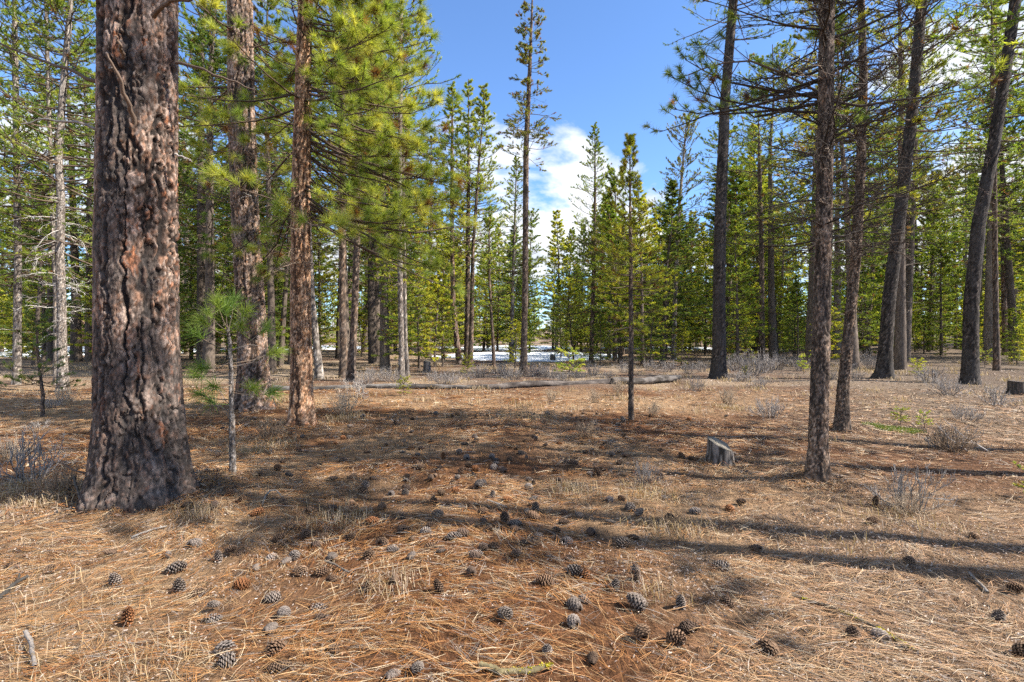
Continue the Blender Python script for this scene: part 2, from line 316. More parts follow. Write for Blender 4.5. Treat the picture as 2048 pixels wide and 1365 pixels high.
# ------------------------------------------------------------------ trunks
BARKS = {
    'big':   dict(pl=[(0.125, 0.097, 0.083), (0.225, 0.122, 0.076), (0.17, 0.125, 0.10), (0.24, 0.18, 0.146), (0.22, 0.09, 0.044)], crack=(0.016, 0.013, 0.012), su=0.064, sv=0.19, depth=0.028, char=0.5),
    'orange': dict(pl=[(0.36, 0.19, 0.10), (0.30, 0.148, 0.073), (0.38, 0.25, 0.16), (0.28, 0.18, 0.125), (0.26, 0.115, 0.053)], crack=(0.06, 0.032, 0.02), su=0.06, sv=0.17, depth=0.018, char=0.0),
    'second': dict(pl=[(0.27, 0.165, 0.105), (0.23, 0.135, 0.08), (0.31, 0.23, 0.185), (0.20, 0.155, 0.13), (0.22, 0.105, 0.055)], crack=(0.03, 0.022, 0.018), su=0.075, sv=0.22, depth=0.030, char=0.24),
    'dark':  dict(pl=[(0.13, 0.09, 0.065), (0.20, 0.125, 0.08), (0.12, 0.092, 0.075), (0.27, 0.20, 0.15), (0.11, 0.068, 0.045)], crack=(0.026, 0.02, 0.017), su=0.034, sv=0.075, depth=0.009, char=0.3),
    'grey':  dict(pl=[(0.22, 0.185, 0.16), (0.27, 0.225, 0.19), (0.19, 0.165, 0.145), (0.31, 0.28, 0.25), (0.19, 0.135, 0.095)], crack=(0.06, 0.048, 0.04), su=0.03, sv=0.05, depth=0.006, char=0.05),
    'char':  dict(pl=[(0.045, 0.037, 0.033), (0.07, 0.056, 0.047), (0.04, 0.035, 0.031), (0.12, 0.098, 0.084), (0.055, 0.037, 0.029)], crack=(0.016, 0.014, 0.013), su=0.05, sv=0.10, depth=0.014, char=0.6),
}
def trunk_geo(path, rad, style, nu, dz, seed, flare=0.0, lobes=5, ztop=None, charz=1.2, coarse_above=None):
    """path (k,3) and radii (k) from base to tip, local to the base; bark plates stand proud of dark fissures"""
    path = np.asarray(path, float); rad = np.asarray(rad, float); st = BARKS[style]
    zt = path[-1, 2]; zs = list(np.arange(-0.25, min(coarse_above or zt, zt), dz)); z = zs[-1]
    while z < zt - 1e-6:
        z = min(zt, z + max(dz, 0.25)); zs.append(z)
    zs = np.array(zs); cx = np.interp(zs, path[:, 2], path[:, 0]); cy_ = np.interp(zs, path[:, 2], path[:, 1]); rr = np.interp(zs, path[:, 2], rad)
    th = np.arange(nu) * 2 * np.pi / nu; n = len(zs); TH, ZS = np.meshgrid(th, zs); R = np.repeat(rr[:, None], nu, 1)
    if flare:
        lob = 0.62 + 0.38 * np.cos(TH * lobes + seed) + 0.25 * np.cos(TH * 2 + seed * 2)
        R = R * (1 + flare * np.exp(-np.clip(ZS, 0, 99) / 0.22) * lob + flare * 0.35 * np.exp(-np.clip(ZS, 0, 99) / 0.7))
    ct, s_ = np.cos(TH).ravel(), np.sin(TH).ravel(); rv = np.repeat(rr[:, None], nu, 1).ravel(); zv = ZS.ravel()
    B = np.stack([ct * rv, s_ * rv, zv], 1) + seed * 3.7
    k = 0.075 / st['su']; kz = 0.22 / st['sv']; kz = kz * 1.15
    wp = np.stack([fbm(B * 9 * k, 3, seed), fbm(B * 9 * k, 3, seed + 5), fbm(B * 7 * k, 3, seed + 9)], 1) - 0.5
    Pb = B + wp * np.array([0.09, 0.09, 0.20]) / k
    # long meandering furrows, cross cracks that break the ridges into plates, thin flakes on the plates
    fq = np.array([8.0 * k, 8.0 * k, 0.8 * kz]); q1 = np.abs(fbm(Pb * fq, 3, seed + 61) - 0.5); q2 = np.abs(fbm(Pb * fq * np.array([1.5, 1.5, 1.5]) + 7, 3, seed + 67) - 0.5)
    f1, f2, cid = worley(Pb / np.array([st['su'], st['su'], st['sv']]), seed); e = f2 - f1
    g1, g2, cid2 = worley((Pb + wp * 0.02) / np.array([st['su'], st['su'], st['sv'] * 0.7]) * 3.0 + 9, seed + 3); e2 = g2 - g1
    fis = np.minimum(sst(0.018, 0.060, q1), 0.25 + 0.75 * sst(0.006, 0.036, q2)); cr = sst(0.0, 0.10, e); fl = sst(0.0, 0.12, e2)
    fine = fbm(B * np.array([60, 60, 30]) * min(1.6, max(1, k * 0.8)), 4, seed + 21); med = fbm(B * np.array([22, 22, 5]) * k, 3, seed + 23)
    disp = st['depth'] * (1.15 * (fis - 0.75) + 0.22 * (cr - 0.7) + 0.07 * (fl - 0.6) + 0.30 * (med - 0.5) + 0.22 * (fine - 0.5) + 0.18 * (np.floor(cid2 * 3) / 3 - 0.4) + 0.10 * (cid - 0.5))
    lump = (fbm(B * np.array([5, 5, 1.6]), 3, seed + 31) - 0.5) * 0.10 * rv
    Rd = R.ravel() + np.maximum(disp, -rv * 0.3) + lump
    V = np.stack([np.repeat(cx, nu) + ct * Rd, np.repeat(cy_, nu) + s_ * Rd, zv], 1)
    pl = np.array(st['pl']); m1 = np.clip(0.55 * fbm(Pb * np.array([13, 13, 4.5]) * k, 4, seed + 41) + 0.25 * cid2 + 0.2 * cid, 0, 1)
    m1 = np.clip((m1 - 0.28) / 0.44, 0, 0.999) * 4; ki = m1.astype(int); c = lerp(pl[ki], pl[ki + 1], (m1 - ki)[:, None])
    c = c * (0.30 + 1.4 * sst(0.3, 0.7, fine))[:, None] * (0.75 + 0.5 * cid2)[:, None]
    c = lerp(np.array(st['crack']), c, (0.05 + 0.95 * fis * (0.45 + 0.55 * cr) * (0.6 + 0.4 * fl))[:, None])
    if st['char']:
        ch = sst(0.50, 0.60, fbm(B * np.array([4.2, 4.2, 1.6]), 4, seed + 51) + 0.13 * (fine - 0.5) + 0.16 * np.exp(-np.clip(zv, 0, 9) / charz) * (st['char'] > 0.25)) * min(1, st['char'] * 1.6)
        c = lerp(c, np.array([0.05, 0.044, 0.041]) * (0.4 + 1.2 * fine)[:, None], (ch * 0.85)[:, None])
    i = np.arange(n - 1)[:, None] * nu; kk = np.arange(nu); Q = np.stack([i + kk, i + (kk + 1) % nu, i + nu + (kk + 1) % nu, i + nu + kk], -1).reshape(-1, 4)
    return Geo().add(V, Q, C=c)

# ------------------------------------------------------------------ limbs and foliage
def limb_paths(r, base, az, L, el0, dele, n=6, wig=0.12):
    B = len(az); el = el0[:, None] + dele[:, None] * np.linspace(0, 1, n - 1)[None] + r.normal(0, wig * 0.5, (B, n - 1)); a = az[:, None] + np.cumsum(r.normal(0, wig, (B, n - 1)), 1)
    st = np.stack([np.cos(el) * np.cos(a), np.cos(el) * np.sin(a), np.sin(el)], -1) * (L / (n - 1))[:, None, None]
    return np.concatenate([base[:, None], base[:, None] + np.cumsum(st, 1)], 1)
def sample(P, t):
    """P (B,n,3), t (B,M) -> points and tangents (B,M,3)"""
    B, n, _ = P.shape; f = np.clip(t, 0, 0.999) * (n - 1); i = f.astype(int); f = (f - i)[..., None]; b = np.arange(B)[:, None]
    return P[b, i] * (1 - f) + P[b, i + 1] * f, norm(P[b, i + 1] - P[b, i])
def twig_set(r, P, L, M, t0, tl, up=(0.0, 0.45), ang=(0.5, 1.15), tip=True):
    B = len(P); t = r.uniform(t0, 1.0, (B, M)); S, D = sample(P, t); sg = np.where(r.random((B, M)) < 0.5, -1, 1) * r.uniform(ang[0], ang[1], (B, M))
    c, s = np.cos(sg), np.sin(sg); D2 = np.stack([D[..., 0] * c - D[..., 1] * s, D[..., 0] * s + D[..., 1] * c, D[..., 2] + r.uniform(up[0], up[1], (B, M))], -1)
    ln = tl * L[:, None] * (1.15 - 0.75 * t) * r.uniform(0.5, 1.1, (B, M))
    S, D2, ln = S.reshape(-1, 3), norm(D2).reshape(-1, 3), ln.ravel()
    if tip:
        S2, T2 = sample(P, np.full((B, 1), 0.93)); S = np.concatenate([S, S2[:, 0]]); D2 = np.concatenate([D2, T2[:, 0]]); ln = np.concatenate([ln, tl * L * 0.35])
    return S, D2, np.maximum(ln, 0.05)
GREENS = {
    'lodge':  [(0.195, 0.275, 0.048), (0.275, 0.339, 0.055), (0.354, 0.392, 0.060), (0.122, 0.193, 0.041)],
    'yellow': [(0.354, 0.392, 0.053), (0.451, 0.456, 0.057), (0.525, 0.497, 0.064), (0.244, 0.298, 0.048)],
    'dark':   [(0.128, 0.199, 0.051), (0.183, 0.252, 0.057), (0.098, 0.158, 0.044), (0.244, 0.287, 0.063)],
    'pond':   [(0.281, 0.351, 0.067), (0.378, 0.421, 0.078), (0.464, 0.462, 0.103), (0.195, 0.269, 0.053)],
    'olive':  [(0.207, 0.228, 0.060), (0.275, 0.275, 0.069), (0.146, 0.175, 0.053), (0.293, 0.240, 0.081)],
}
BROWN = np.array([0.22, 0.105, 0.04])
def crown_geo(seed, axis, H, zc, nb, Lmax, style='lodge', shape='cone', M=7, tl=0.34, K=12, nl=0.075, nw=0.017, fol='lp', el=(-0.3, 0.5), brown=0.04, t0=0.25, wood=(0.10, 0.072, 0.052), sides=3, az_bias=None, seg=1, lmin=0.25, upcurve=(0.1, 0.6), tip_tufts=None, zmax=None, extra=None, rb=0.010, droop=0.10):
    """live limbs with foliage; axis(z) -> (x, y, radius). Returns limb geometry and needle geometry"""
    r = np.random.default_rng(seed); x = np.sort(r.random(nb)); z = zc + (min(H, zmax or H) - zc) * (x if shape != 'cone' else x ** 0.9) * 0.985
    xf = (z - zc) / (H - zc)
    if shape == 'cone': prof = (1 - xf) ** 0.75 * np.minimum(1, 0.45 + xf * 5)
    elif shape == 'column': prof = np.minimum(1, (1 - xf) * 3.2) ** 0.8 * np.minimum(1, 0.5 + xf * 4)
    else: prof = np.sqrt(np.clip(1 - np.clip(xf * 1.05 - 0.05, 0, 1) ** 2.2, 0, 1)) * (0.55 + 0.75 * vnoise(np.stack([xf * 7, xf * 0, xf * 0], 1), seed))
    L = np.maximum(lmin, Lmax * prof * r.uniform(0.65, 1.12, nb)); az = r.random(nb) * 2 * np.pi if shape != 'cone' else np.arange(nb) * 2.399 + r.normal(0, 0.35, nb)
    if az_bias is not None:
        w = r.random(nb) < az_bias[1]; az = np.where(w, az_bias[0] + r.normal(0, az_bias[2], nb), az)
    e0 = el[0] + (el[1] - el[0]) * xf + r.normal(0, 0.14, nb); de = r.uniform(upcurve[0], upcurve[1], nb)
    ax = np.array([axis(v) for v in z]); base = np.stack([ax[:, 0], ax[:, 1], z], 1)
    P = limb_paths(r, base, az, L, e0, de, 6, 0.13); R = (rb * 0.8 + 0.008 * L)[:, None] * np.linspace(1, 0.22, 6)[None]
    gw = Geo(); gw.add(*tubes(P, R, max(sides, 4)), C=np.repeat(np.array(wood)[None] * r.uniform(0.7, 1.3, (nb, 1)), 6 * max(sides, 4), 0))
    S, D, ln = twig_set(r, P, L, M, t0, tl)
    if fol == 'pp' or sides > 3: ln = np.minimum(ln, 0.55)
    Tn = len(S); mid = S + D * ln[:, None] * 0.55; D2 = norm(D + np.array([0, 0, 0.35])); end = mid + D2 * ln[:, None] * 0.45
    if fol == 'lp': gw.add(*tubes(np.stack([S, end], 1), np.stack([np.full(Tn, 0.005), np.full(Tn, 0.0025)], 1), 3), C=np.repeat(np.array(wood)[None] * r.uniform(0.7, 1.4, (Tn, 1)), 6, 0))
    else: gw.add(*tubes(np.stack([S, mid, end], 1), np.stack([np.full(Tn, 0.006), np.full(Tn, 0.0045), np.full(Tn, 0.003)], 1), 3), C=np.repeat(np.array(wood)[None] * r.uniform(0.7, 1.4, (Tn, 1)), 9, 0))
    pal = np.array(GREENS[style]); cl = pal[r.choice(4, Tn, p=[0.34, 0.3, 0.18, 0.18])] * r.uniform(0.85, 1.15, (Tn, 1))
    dead = r.random(Tn) < brown; cl = np.where(dead[:, None], BROWN * r.uniform(0.6, 1.4, (Tn, 1)), cl)
    gn = Geo()
    if fol == 'lp':
        V, Q, T, C = needles(r, S, norm(end - S), np.linalg.norm(end - S, axis=1) * 1.05, K, 0.45, 1.0, nl, nw, 0.8, 0.03, cl, seg); gn.add(V, Q, T, C)
    else:
        keep = ln > 0.0; V, Q, T, C = needles(r, mid[keep], (D2)[keep], ln[keep] * 0.45 + 0.03, K, 0.45, 1.0, nl, nw, 0.62, droop, cl[keep], seg); gn.add(V, Q, T, C)
    return gw, gn
def dead_geo(seed, axis, z0, z1, nd, Lm, col=(0.13, 0.10, 0.08), M=5, tl=0.4, el=(-0.2, 0.4), curve=(-0.6, 0.5), wig=0.28, rb=0.007, sub=True, az=None, pw=1.0, sides=4):
    r = np.random.default_rng(seed); z = z0 + (z1 - z0) * r.random(nd) ** pw; L = Lm * r.uniform(0.25, 1.0, nd); a = r.random(nd) * 2 * np.pi
    if az is not None: a = az[0] + r.normal(0, az[1], nd)
    ax = np.array([axis(v) for v in z]); base = np.stack([ax[:, 0], ax[:, 1], z], 1)
    P = limb_paths(r, base, a, L, r.uniform(el[0], el[1], nd), r.uniform(curve[0], curve[1], nd), 8, wig)
    g = Geo(); g.add(*tubes(P, (rb * 0.7 + 0.0045 * L)[:, None] * np.linspace(1, 0.2, 8)[None], sides), C=np.repeat(np.array(col)[None] * r.uniform(0.6, 1.5, (nd, 1)), 8 * sides, 0))
    S, D, ln = twig_set(r, P, L, M, 0.25, tl, up=(-0.5, 0.5), ang=(0.3, 1.2), tip=False)
    Tn = len(S); P2 = limb_paths(r, S, np.arctan2(D[:, 1], D[:, 0]), ln, np.arcsin(np.clip(D[:, 2], -1, 1)), r.uniform(-0.8, 0.8, Tn), 5, wig * 1.3)
    g.add(*tubes(P2, np.full((Tn, 1), 0.0042) * np.linspace(1, 0.35, 5)[None], 3), C=np.repeat(np.array(col)[None] * r.uniform(0.6, 1.6, (Tn, 1)), 15, 0))
    if sub:
        S, D, l2 = twig_set(r, P2, ln, 2, 0.25, 0.6, up=(-0.5, 0.5), ang=(0.4, 1.3), tip=False); k = l2 > 0.03; S, D, l2 = S[k], D[k], l2[k]
        P3 = np.stack([S, S + D * l2[:, None] * 0.5, S + norm(D + r.normal(0, 0.35, D.shape)) * l2[:, None]], 1)
        g.add(*tubes(P3, np.full((len(S), 1), 0.0028) * np.array([[1, 0.7, 0.4]]), 3), C=np.repeat(np.array(col)[None] * r.uniform(0.6, 1.6, (len(S), 1)), 9, 0))
    return g
def tree_thing(name, label, cat, loc, parts, group=None, rotz=0, s=1.0, tilt=(0, 0)):
    e = bpy.data.objects.new(name, None); COL.objects.link(e); e.empty_display_size = 0.3; e.location = loc; e.rotation_euler = (tilt[0], tilt[1], rotz); e.scale = (s, s, s) if np.isscalar(s) else s
    tag(e, label, cat, group)
    for pn, me in parts:
        o = obj(pn, me, e)
        if pn != 'trunk': o['kind'] = 'stuff'
    return e
def axis_fn(path, rad):
    path = np.asarray(path, float); rad = np.asarray(rad, float)
    return lambda z: (np.interp(z, path[:, 2], path[:, 0]), np.interp(z, path[:, 2], path[:, 1]), np.interp(z, path[:, 2], rad))

def px_tree(px, H, dd=0.0, depth=None, tip_r=0.02, ybend=0.0):
    """px: [(x, y, width)] photo pixels up a trunk, the first on the ground. Returns place, local path and radii"""
    bx, by, bw = px[0]
    if depth is None: X, Y = px2g(bx, by); Y += dd; X = xat(bx, Y)
    else: Y = depth; X = xat(bx, Y)
    z0 = gz1(X, Y); ca = 1 / math.sqrt(1 + ((bx - CX) / F) ** 2); path = [(0, 0, -0.3)]; rad = [bw / F * Y / 2 * ca]
    for (x, y, w) in px[1:]:
        path.append((xat(x, Y) - X, 0.0, zat(y, Y) - z0)); rad.append(w / F * Y / 2 * ca)
    (xa, _, za), (xb, _, zb) = path[-2], path[-1]; sl = (xb - xa) / max(zb - za, 0.3)
    if H > zb + 0.3: path.append((xb + sl * (H - zb) * 0.6, 0, H)); rad.append(tip_r)
    return (X, Y, z0), np.array(path), np.array(rad)

PALE_TWIG = (0.42, 0.39, 0.36)
TREES_NEAR = 'pine trunks around the clearing'
def hero(name, label, px, H, bark, crown=None, dead=None, dd=0.0, depth=None, nu=28, dz=0.05, flare=0.35, seed=1, dead2=None, coarse=None, cat='tree', group=None, mat=None):
    loc, path, rad = px_tree(px, H, dd, depth); ax = axis_fn(path, rad); parts = []
    parts.append(('trunk', trunk_geo(path, rad, bark, nu, dz, seed, flare, coarse_above=coarse).mesh(name + '_trunk', M_bark, nu < 60)))
    if crown:
        gw, gn = crown_geo(seed + 100, ax, H, **crown); parts += [('limbs', gw.mesh(name + '_limbs', M_wood)), ('crown', gn.mesh(name + '_crown', M_needle))]
    for q, d in enumerate([dead, dead2]):
        if d: parts.append((('dead_limbs', 'dead_twigs')[q], dead_geo(seed + 200 + q, ax, **d).mesh(name + '_dead', M_wood)))
    return tree_thing(name, label, cat, loc, parts, group), loc, ax

# ---- the great ponderosa at the left
big, bloc, bax = hero('ponderosa_pine', 'huge ponderosa pine trunk with cracked plated bark, nearest tree of all', [(280, 1012, 172), (280, 880, 172), (276, 700, 166), (275, 500, 164), (277, 300, 161), (278, 0, 158)], 21.0, 'big',
    crown=dict(zc=6.5, nb=70, Lmax=3.6, style='pond', shape='irr', M=8, tl=0.3, K=26, nl=0.2, nw=0.006, fol='pp', el=(-0.1, 0.6)), dd=0.25, nu=270, dz=0.0105, flare=0.40, seed=4, coarse=4.6)
def big_stubs():
    Y = bloc[1]; r = np.random.default_rng(5)
    def br(pts, rad, col):
        # pts: (photo x, photo y, metres nearer than the trunk's axis)
        P = np.array([[xat(x, Y - f) - bloc[0], -f, zat(y, Y - f) - bloc[2]] for x, y, f in pts]); t = np.linspace(0, 1, len(P)); tt = np.linspace(0, 1, 14)
        P = np.stack([np.interp(tt, t, P[:, k]) for k in range(3)], 1) + r.normal(0, 0.006, (14, 3)); g = Geo().add(*tubes(P[None], (rad * np.linspace(1, 0.3, 14))[None], 6), C=col); obj('dead_limb', g.mesh('dead_limb', M_wood, True), big)
    brown = (0.14, 0.10, 0.075); grey = (0.30, 0.27, 0.24)
    br([(270, 248, 0.33), (250, 190, 0.50), (238, 150, 0.58), (215, 108, 0.66)], 0.020, brown); br([(238, 150, 0.58), (226, 137, 0.60), (218, 136, 0.62)], 0.009, grey)
    br([(248, 112, 0.33), (240, 92, 0.42), (231, 72, 0.46)], 0.017, brown)
    br([(306, 32, 0.33), (320, 14, 0.40), (345, 5, 0.42), (385, -3, 0.45), (440, -12, 0.5)], 0.021, brown)
    br([(200, 168, 0.1), (150, 147, 0.1), (60, 112, 0.0), (-60, 60, 0.0)], 0.018, brown)
    br([(203, 264, 0.12), (165, 247, 0.2), (80, 238, 0.2), (45, 250, 0.2)], 0.013, grey)
    br([(352, 125, 0.1), (400, 138, 0.1), (470, 165, 0.1), (512, 180, 0.1)], 0.014, brown)
    br([(352, 310, 0.1), (372, 318, 0.1), (384, 322, 0.1)], 0.010, grey)
    br([(190, 950, 0.1), (150, 940, 0.15), (120, 925, 0.15), (92, 918, 0.15)], 0.010, brown)
big_stubs()

# ---- second and third ponderosa
hero('ponderosa_pine', 'stout leaning ponderosa with rust-orange base, just right of the huge trunk', [(509, 818, 66), (507, 740, 60), (503, 640, 57), (495, 520, 57), (489, 400, 55), (484, 250, 53), (481, 100, 51), (480, 0, 50)], 19.0, 'second',
    crown=dict(zc=5.0, nb=70, Lmax=2.1, style='pond', shape='irr', M=6, tl=0.26, K=95, nl=0.175, nw=0.0065, fol='pp', el=(-0.4, 0.5), brown=0.10, zmax=11, lmin=0.8, rb=0.005, wood=(0.085, 0.06, 0.045), droop=0.05, az_bias=(1.75, 0.8, 0.9)), dead=dict(z0=2.0, z1=6.5, nd=46, Lm=1.5, M=6, col=(0.14, 0.105, 0.08), curve=(-0.5, 0.9)),
    dead2=dict(z0=2.6, z1=4.6, nd=10, Lm=0.8, M=4, col=PALE_TWIG, curve=(-0.9, 0.6)), dd=0.2, nu=104, dz=0.022, flare=0.45, seed=7, coarse=8.5)
hero('ponderosa_pine', 'slim ponderosa with orange plated bark and long-needled yellow-green crown overhead', [(604, 852, 46), (603, 760, 43), (601, 600, 40), (602, 400, 38), (605, 250, 35), (608, 100, 31), (611, 0, 28)], 13.0, 'orange',
    crown=dict(zc=3.5, nb=150, Lmax=2.4, style='pond', shape='irr', M=9, tl=0.24, K=120, nl=0.175, nw=0.0055, fol='pp', el=(-0.55, 0.5), brown=0.06, t0=0.3, az_bias=(0.25, 0.86, 0.75), zmax=9.0, lmin=0.8, rb=0.004, wood=(0.085, 0.06, 0.045), droop=0.05), dead=dict(z0=1.9, z1=5.0, nd=34, Lm=1.2, M=6, col=(0.16, 0.12, 0.09), curve=(-1.2, 0.3)),
    dd=0.12, nu=80, dz=0.018, flare=0.3, seed=12, coarse=7.5)
# ---- two slender trunks on the right
R1, R1loc, R1ax = hero('pine_tree', 'slender dark trunk nearest on the right with tangled dead limbs above', [(1632, 963, 45), (1636, 880, 37), (1641, 720, 36), (1647, 500, 34), (1651, 250, 32), (1654, 0, 30)], 11.0, 'dark',
    crown=dict(zc=3.6, nb=85, Lmax=2.1, style='lodge', shape='irr', M=8, tl=0.3, K=70, nl=0.095, nw=0.006, zmax=9.0, rb=0.005, wood=(0.06, 0.046, 0.036), fol='pp', el=(0.1, 0.7), brown=0.1, t0=0.4, seg=1, droop=0.02), dead=dict(z0=2.35, z1=5.6, nd=85, Lm=1.35, M=13, col=(0.045, 0.035, 0.029), el=(-0.2, 0.6), curve=(-0.2, 0.5), wig=0.16),
    dead2=dict(z0=2.1, z1=4.6, nd=26, Lm=0.5, M=4, col=(0.34, 0.27, 0.21), curve=(-1.4, 0.2)), dd=0.06, nu=60, dz=0.013, flare=0.45, seed=21, coarse=5.2)
R2, R2loc, R2ax = hero('pine_tree', 'slender curved trunk behind the nearest right one, hung with dead twigs', [(1682, 863, 28), (1686, 780, 24), (1699, 650, 22), (1713, 500, 21), (1722, 330, 20), (1727, 150, 17), (1722, 0, 14)], 9.5, 'dark',
    crown=dict(zc=3.4, nb=48, Lmax=1.6, style='yellow', shape='irr', M=8, tl=0.3, K=60, nl=0.065, nw=0.006, rb=0.005, wood=(0.07, 0.052, 0.04), fol='lp', el=(-0.2, 0.5), brown=0.2, t0=0.5), dead=dict(z0=2.6, z1=6.6, nd=115, Lm=1.4, M=10, col=(0.06, 0.046, 0.037), el=(-0.3, 0.4), curve=(-0.8, 0.4), wig=0.3),
    dd=0.06, nu=40, dz=0.016, flare=0.4, seed=23, coarse=7)
def tuft_branch():
    """the lone long-needled branch reaching left across the sky from the nearest right trunk"""
    Y = R1loc[1] + 0.3; r = np.random.default_rng(8); o = np.array(R1loc); gw = Geo(); gn = Geo()
    pt = lambda x, y, f=0.0: np.array([xat(x, Y + f), Y + f, zat(y, Y + f)]) - o
    main = np.array([pt(1648, 190), pt(1560, 145), pt(1500, 122), pt(1450, 126), pt(1405, 138), pt(1372, 152)]); gw.add(*tubes(main[None], np.array([[.014, .012, .010, .008, .006, .005]]), 5), C=(0.13, 0.10, 0.08))
    ends = [((1405, 138), (1368, 153)), ((1450, 126), (1412, 110)), ((1430, 130), (1400, 95)), ((1470, 124), (1436, 98)), ((1450, 126), (1420, 172)), ((1430, 133), (1398, 168)), ((1480, 122), (1455, 160)), ((1500, 122), (1447, 75))]
    S, D, ln = [], [], []
    for a, b in ends:
        A, B = pt(*a), pt(*b, r.uniform(-.15, .15)); gw.add(*tubes(np.array([[A, (A + B) / 2 + [0, 0, -0.01], B]]), np.array([[.006, .005, .004]]), 4), C=(0.15, 0.11, 0.09)); S.append(B - (B - A) * 0.1); D.append(norm(B - A)); ln.append(0.1)
    n = len(S); cl = np.array(GREENS['dark'])[r.choice(4, n)]; gn.add(*needles(r, np.array(S), np.array(D), np.array(ln), 80, 0.1, 1.0, 0.13, 0.005, 0.5, 0.03, cl, 1))
    obj('side_limb', gw.mesh('side_limb', M_wood, True), R1)['kind'] = 'stuff'; obj('side_tufts', gn.mesh('side_tufts', M_needle), R1)['kind'] = 'stuff'
tuft_branch()
# ---- long-needled sapling beside the great trunk
def sapling():
    loc, path, rad = px_tree([(466, 951, 13), (464, 850, 11), (462, 760, 9), (460, 690, 7), (455, 655, 5)], 1.66, 0.03); ax = axis_fn(path, rad); r = np.random.default_rng(33); Y = loc[1]; o = np.array(loc)
    t = trunk_geo(path, rad, 'grey', 20, 0.012, 3, 0.2)
    pt = lambda x, y, f=0.0: np.array([xat(x, Y + f), Y + f, zat(y, Y + f)]) - o
    br = [((455, 655), (452, 628), 0), ((457, 665), (420, 630), .1), ((457, 665), (490, 628), -.12), ((456, 660), (435, 610), -.1), ((457, 660), (468, 608), .1), ((458, 700), (395, 672), -.15), ((459, 705), (530, 660), .2), ((460, 725), (415, 738), -.2), ((461, 728), (548, 706), .15), ((462, 745), (392, 752), .2),
          ((463, 770), (430, 775), -.3), ((464, 782), (505, 778), -.25), ((464, 786), (540, 788), .15), ((464, 800), (400, 790), .1), ((464, 818), (425, 806), .1), ((463, 690), (480, 655), -.25), ((459, 672), (410, 648), -.3)]
    gw = Geo(); S, D = [], []
    for a, b, f in br:
        A, B = pt(*a), pt(*b, f); m = (A + B) / 2 - [0, 0, 0.02]; gw.add(*tubes(np.array([[A, m, B]]), np.array([[.0055, .0045, .0035]]), 5), C=(0.2, 0.15, 0.11)); S.append(lerp(m, B, .6)); D.append(norm(B - m + [0, 0, 0.02]))
    dd = [((464, 830), (440, 812), (410, 812), (385, 800)), ((464, 815), (450, 800), (438, 780), (420, 778)), ((465, 850), (452, 826), (446, 822)), ((462, 700), (500, 690), (520, 692)), ((463, 735), (505, 725), (540, 690))]
    for L in dd:
        P = np.array([pt(*q, 0.04 * k) for k, q in enumerate(L)]); gw.add(*tubes(P[None], np.linspace(.005, .002, len(L))[None], 4), C=(0.26, 0.22, 0.19))
    n = len(S); cl = np.array([(0.20, 0.30, 0.06), (0.27, 0.35, 0.07), (0.15, 0.24, 0.05)])[r.choice(3, n)]; gn = Geo(); gn.add(*needles(r, np.array(S), np.array(D), np.full(n, 0.12), 120, 0.0, 1.0, 0.17, 0.0036, 0.75, 0.06, cl, 2))
    tree_thing('pine_sapling', 'long-needled pine sapling with pale thin stem beside the huge trunk', 'sapling', loc, [('trunk', t.mesh('sapling_trunk', M_bark, True)), ('limbs', gw.mesh('sapling_limbs', M_wood)), ('crown', gn.mesh('sapling_crown', M_needle))])
sapling()

# ---- further individual trees, each placed on its own spot
def lp(**k):
    d = dict(style='lodge', shape='cone', M=9, tl=0.34, K=16, nl=0.10, nw=0.026, fol='lp'); d.update(k); d['M'] = int(d['M'] * 1.2); d['nb'] = int(d['nb'] * 1.15); d['Lmax'] *= 1.22; return d
hero('pine_tree', 'dark straight trunk left of the nearest slender right one, black at its foot', [(1437, 759, 32), (1438, 700, 27), (1438, 600, 25), (1440, 450, 24), (1450, 200, 20), (1467, 0, 18)], 21.0, 'char',
    crown=lp(zc=12.5, nb=60, Lmax=2.2, style='dark', shape='irr'), dead=dict(z0=5.5, z1=13, nd=26, Lm=1.3, col=(0.1, 0.08, 0.07), M=4), dd=0.2, nu=34, dz=0.065, flare=0.4, seed=31, coarse=15)
hero('pine_tree', 'thick blackened trunk leaning right behind the slender curved trunk', [(1767, 758, 34), (1771, 700, 29), (1778, 600, 28), (1797, 450, 27), (1822, 250, 24), (1844, 0, 22)], 22.0, 'char',
    crown=lp(zc=7.0, nb=95, Lmax=2.8, style='lodge', shape='irr', brown=0.12), dead=dict(z0=4.6, z1=12, nd=50, Lm=2.0, col=(0.09, 0.07, 0.06), M=6), dd=0.25, nu=36, dz=0.065, flare=0.5, seed=32, coarse=15)
hero('pine_tree', 'stoutest black-based trunk at the far right, leaning out of the picture', [(1940, 770, 37), (1941, 700, 34), (1943, 600, 32), (1957, 450, 30), (1986, 300, 27), (2010, 150, 25), (2031, 0, 24)], 21.0, 'char',
    crown=lp(zc=8.0, nb=80, Lmax=2.6, style='dark', shape='irr'), dead=dict(z0=5.0, z1=11, nd=28, Lm=1.6, col=(0.13, 0.1, 0.085), M=5), dd=0.25, nu=36, dz=0.065, flare=0.35, seed=33, coarse=14)
hero('pine_tree', 'thin dark trunk standing just right of the stoutest black-based trunk', [(1994, 742, 16), (1992, 640, 13), (1990, 500, 12), (1988, 300, 11), (1985, 150, 10)], 17.0, 'dark',
    crown=lp(zc=6.0, nb=70, Lmax=1.8, style='lodge', shape='cone'), dead=dict(z0=3.5, z1=8, nd=22, Lm=1.2, M=4), nu=20, dz=0.1, flare=0.3, seed=34)
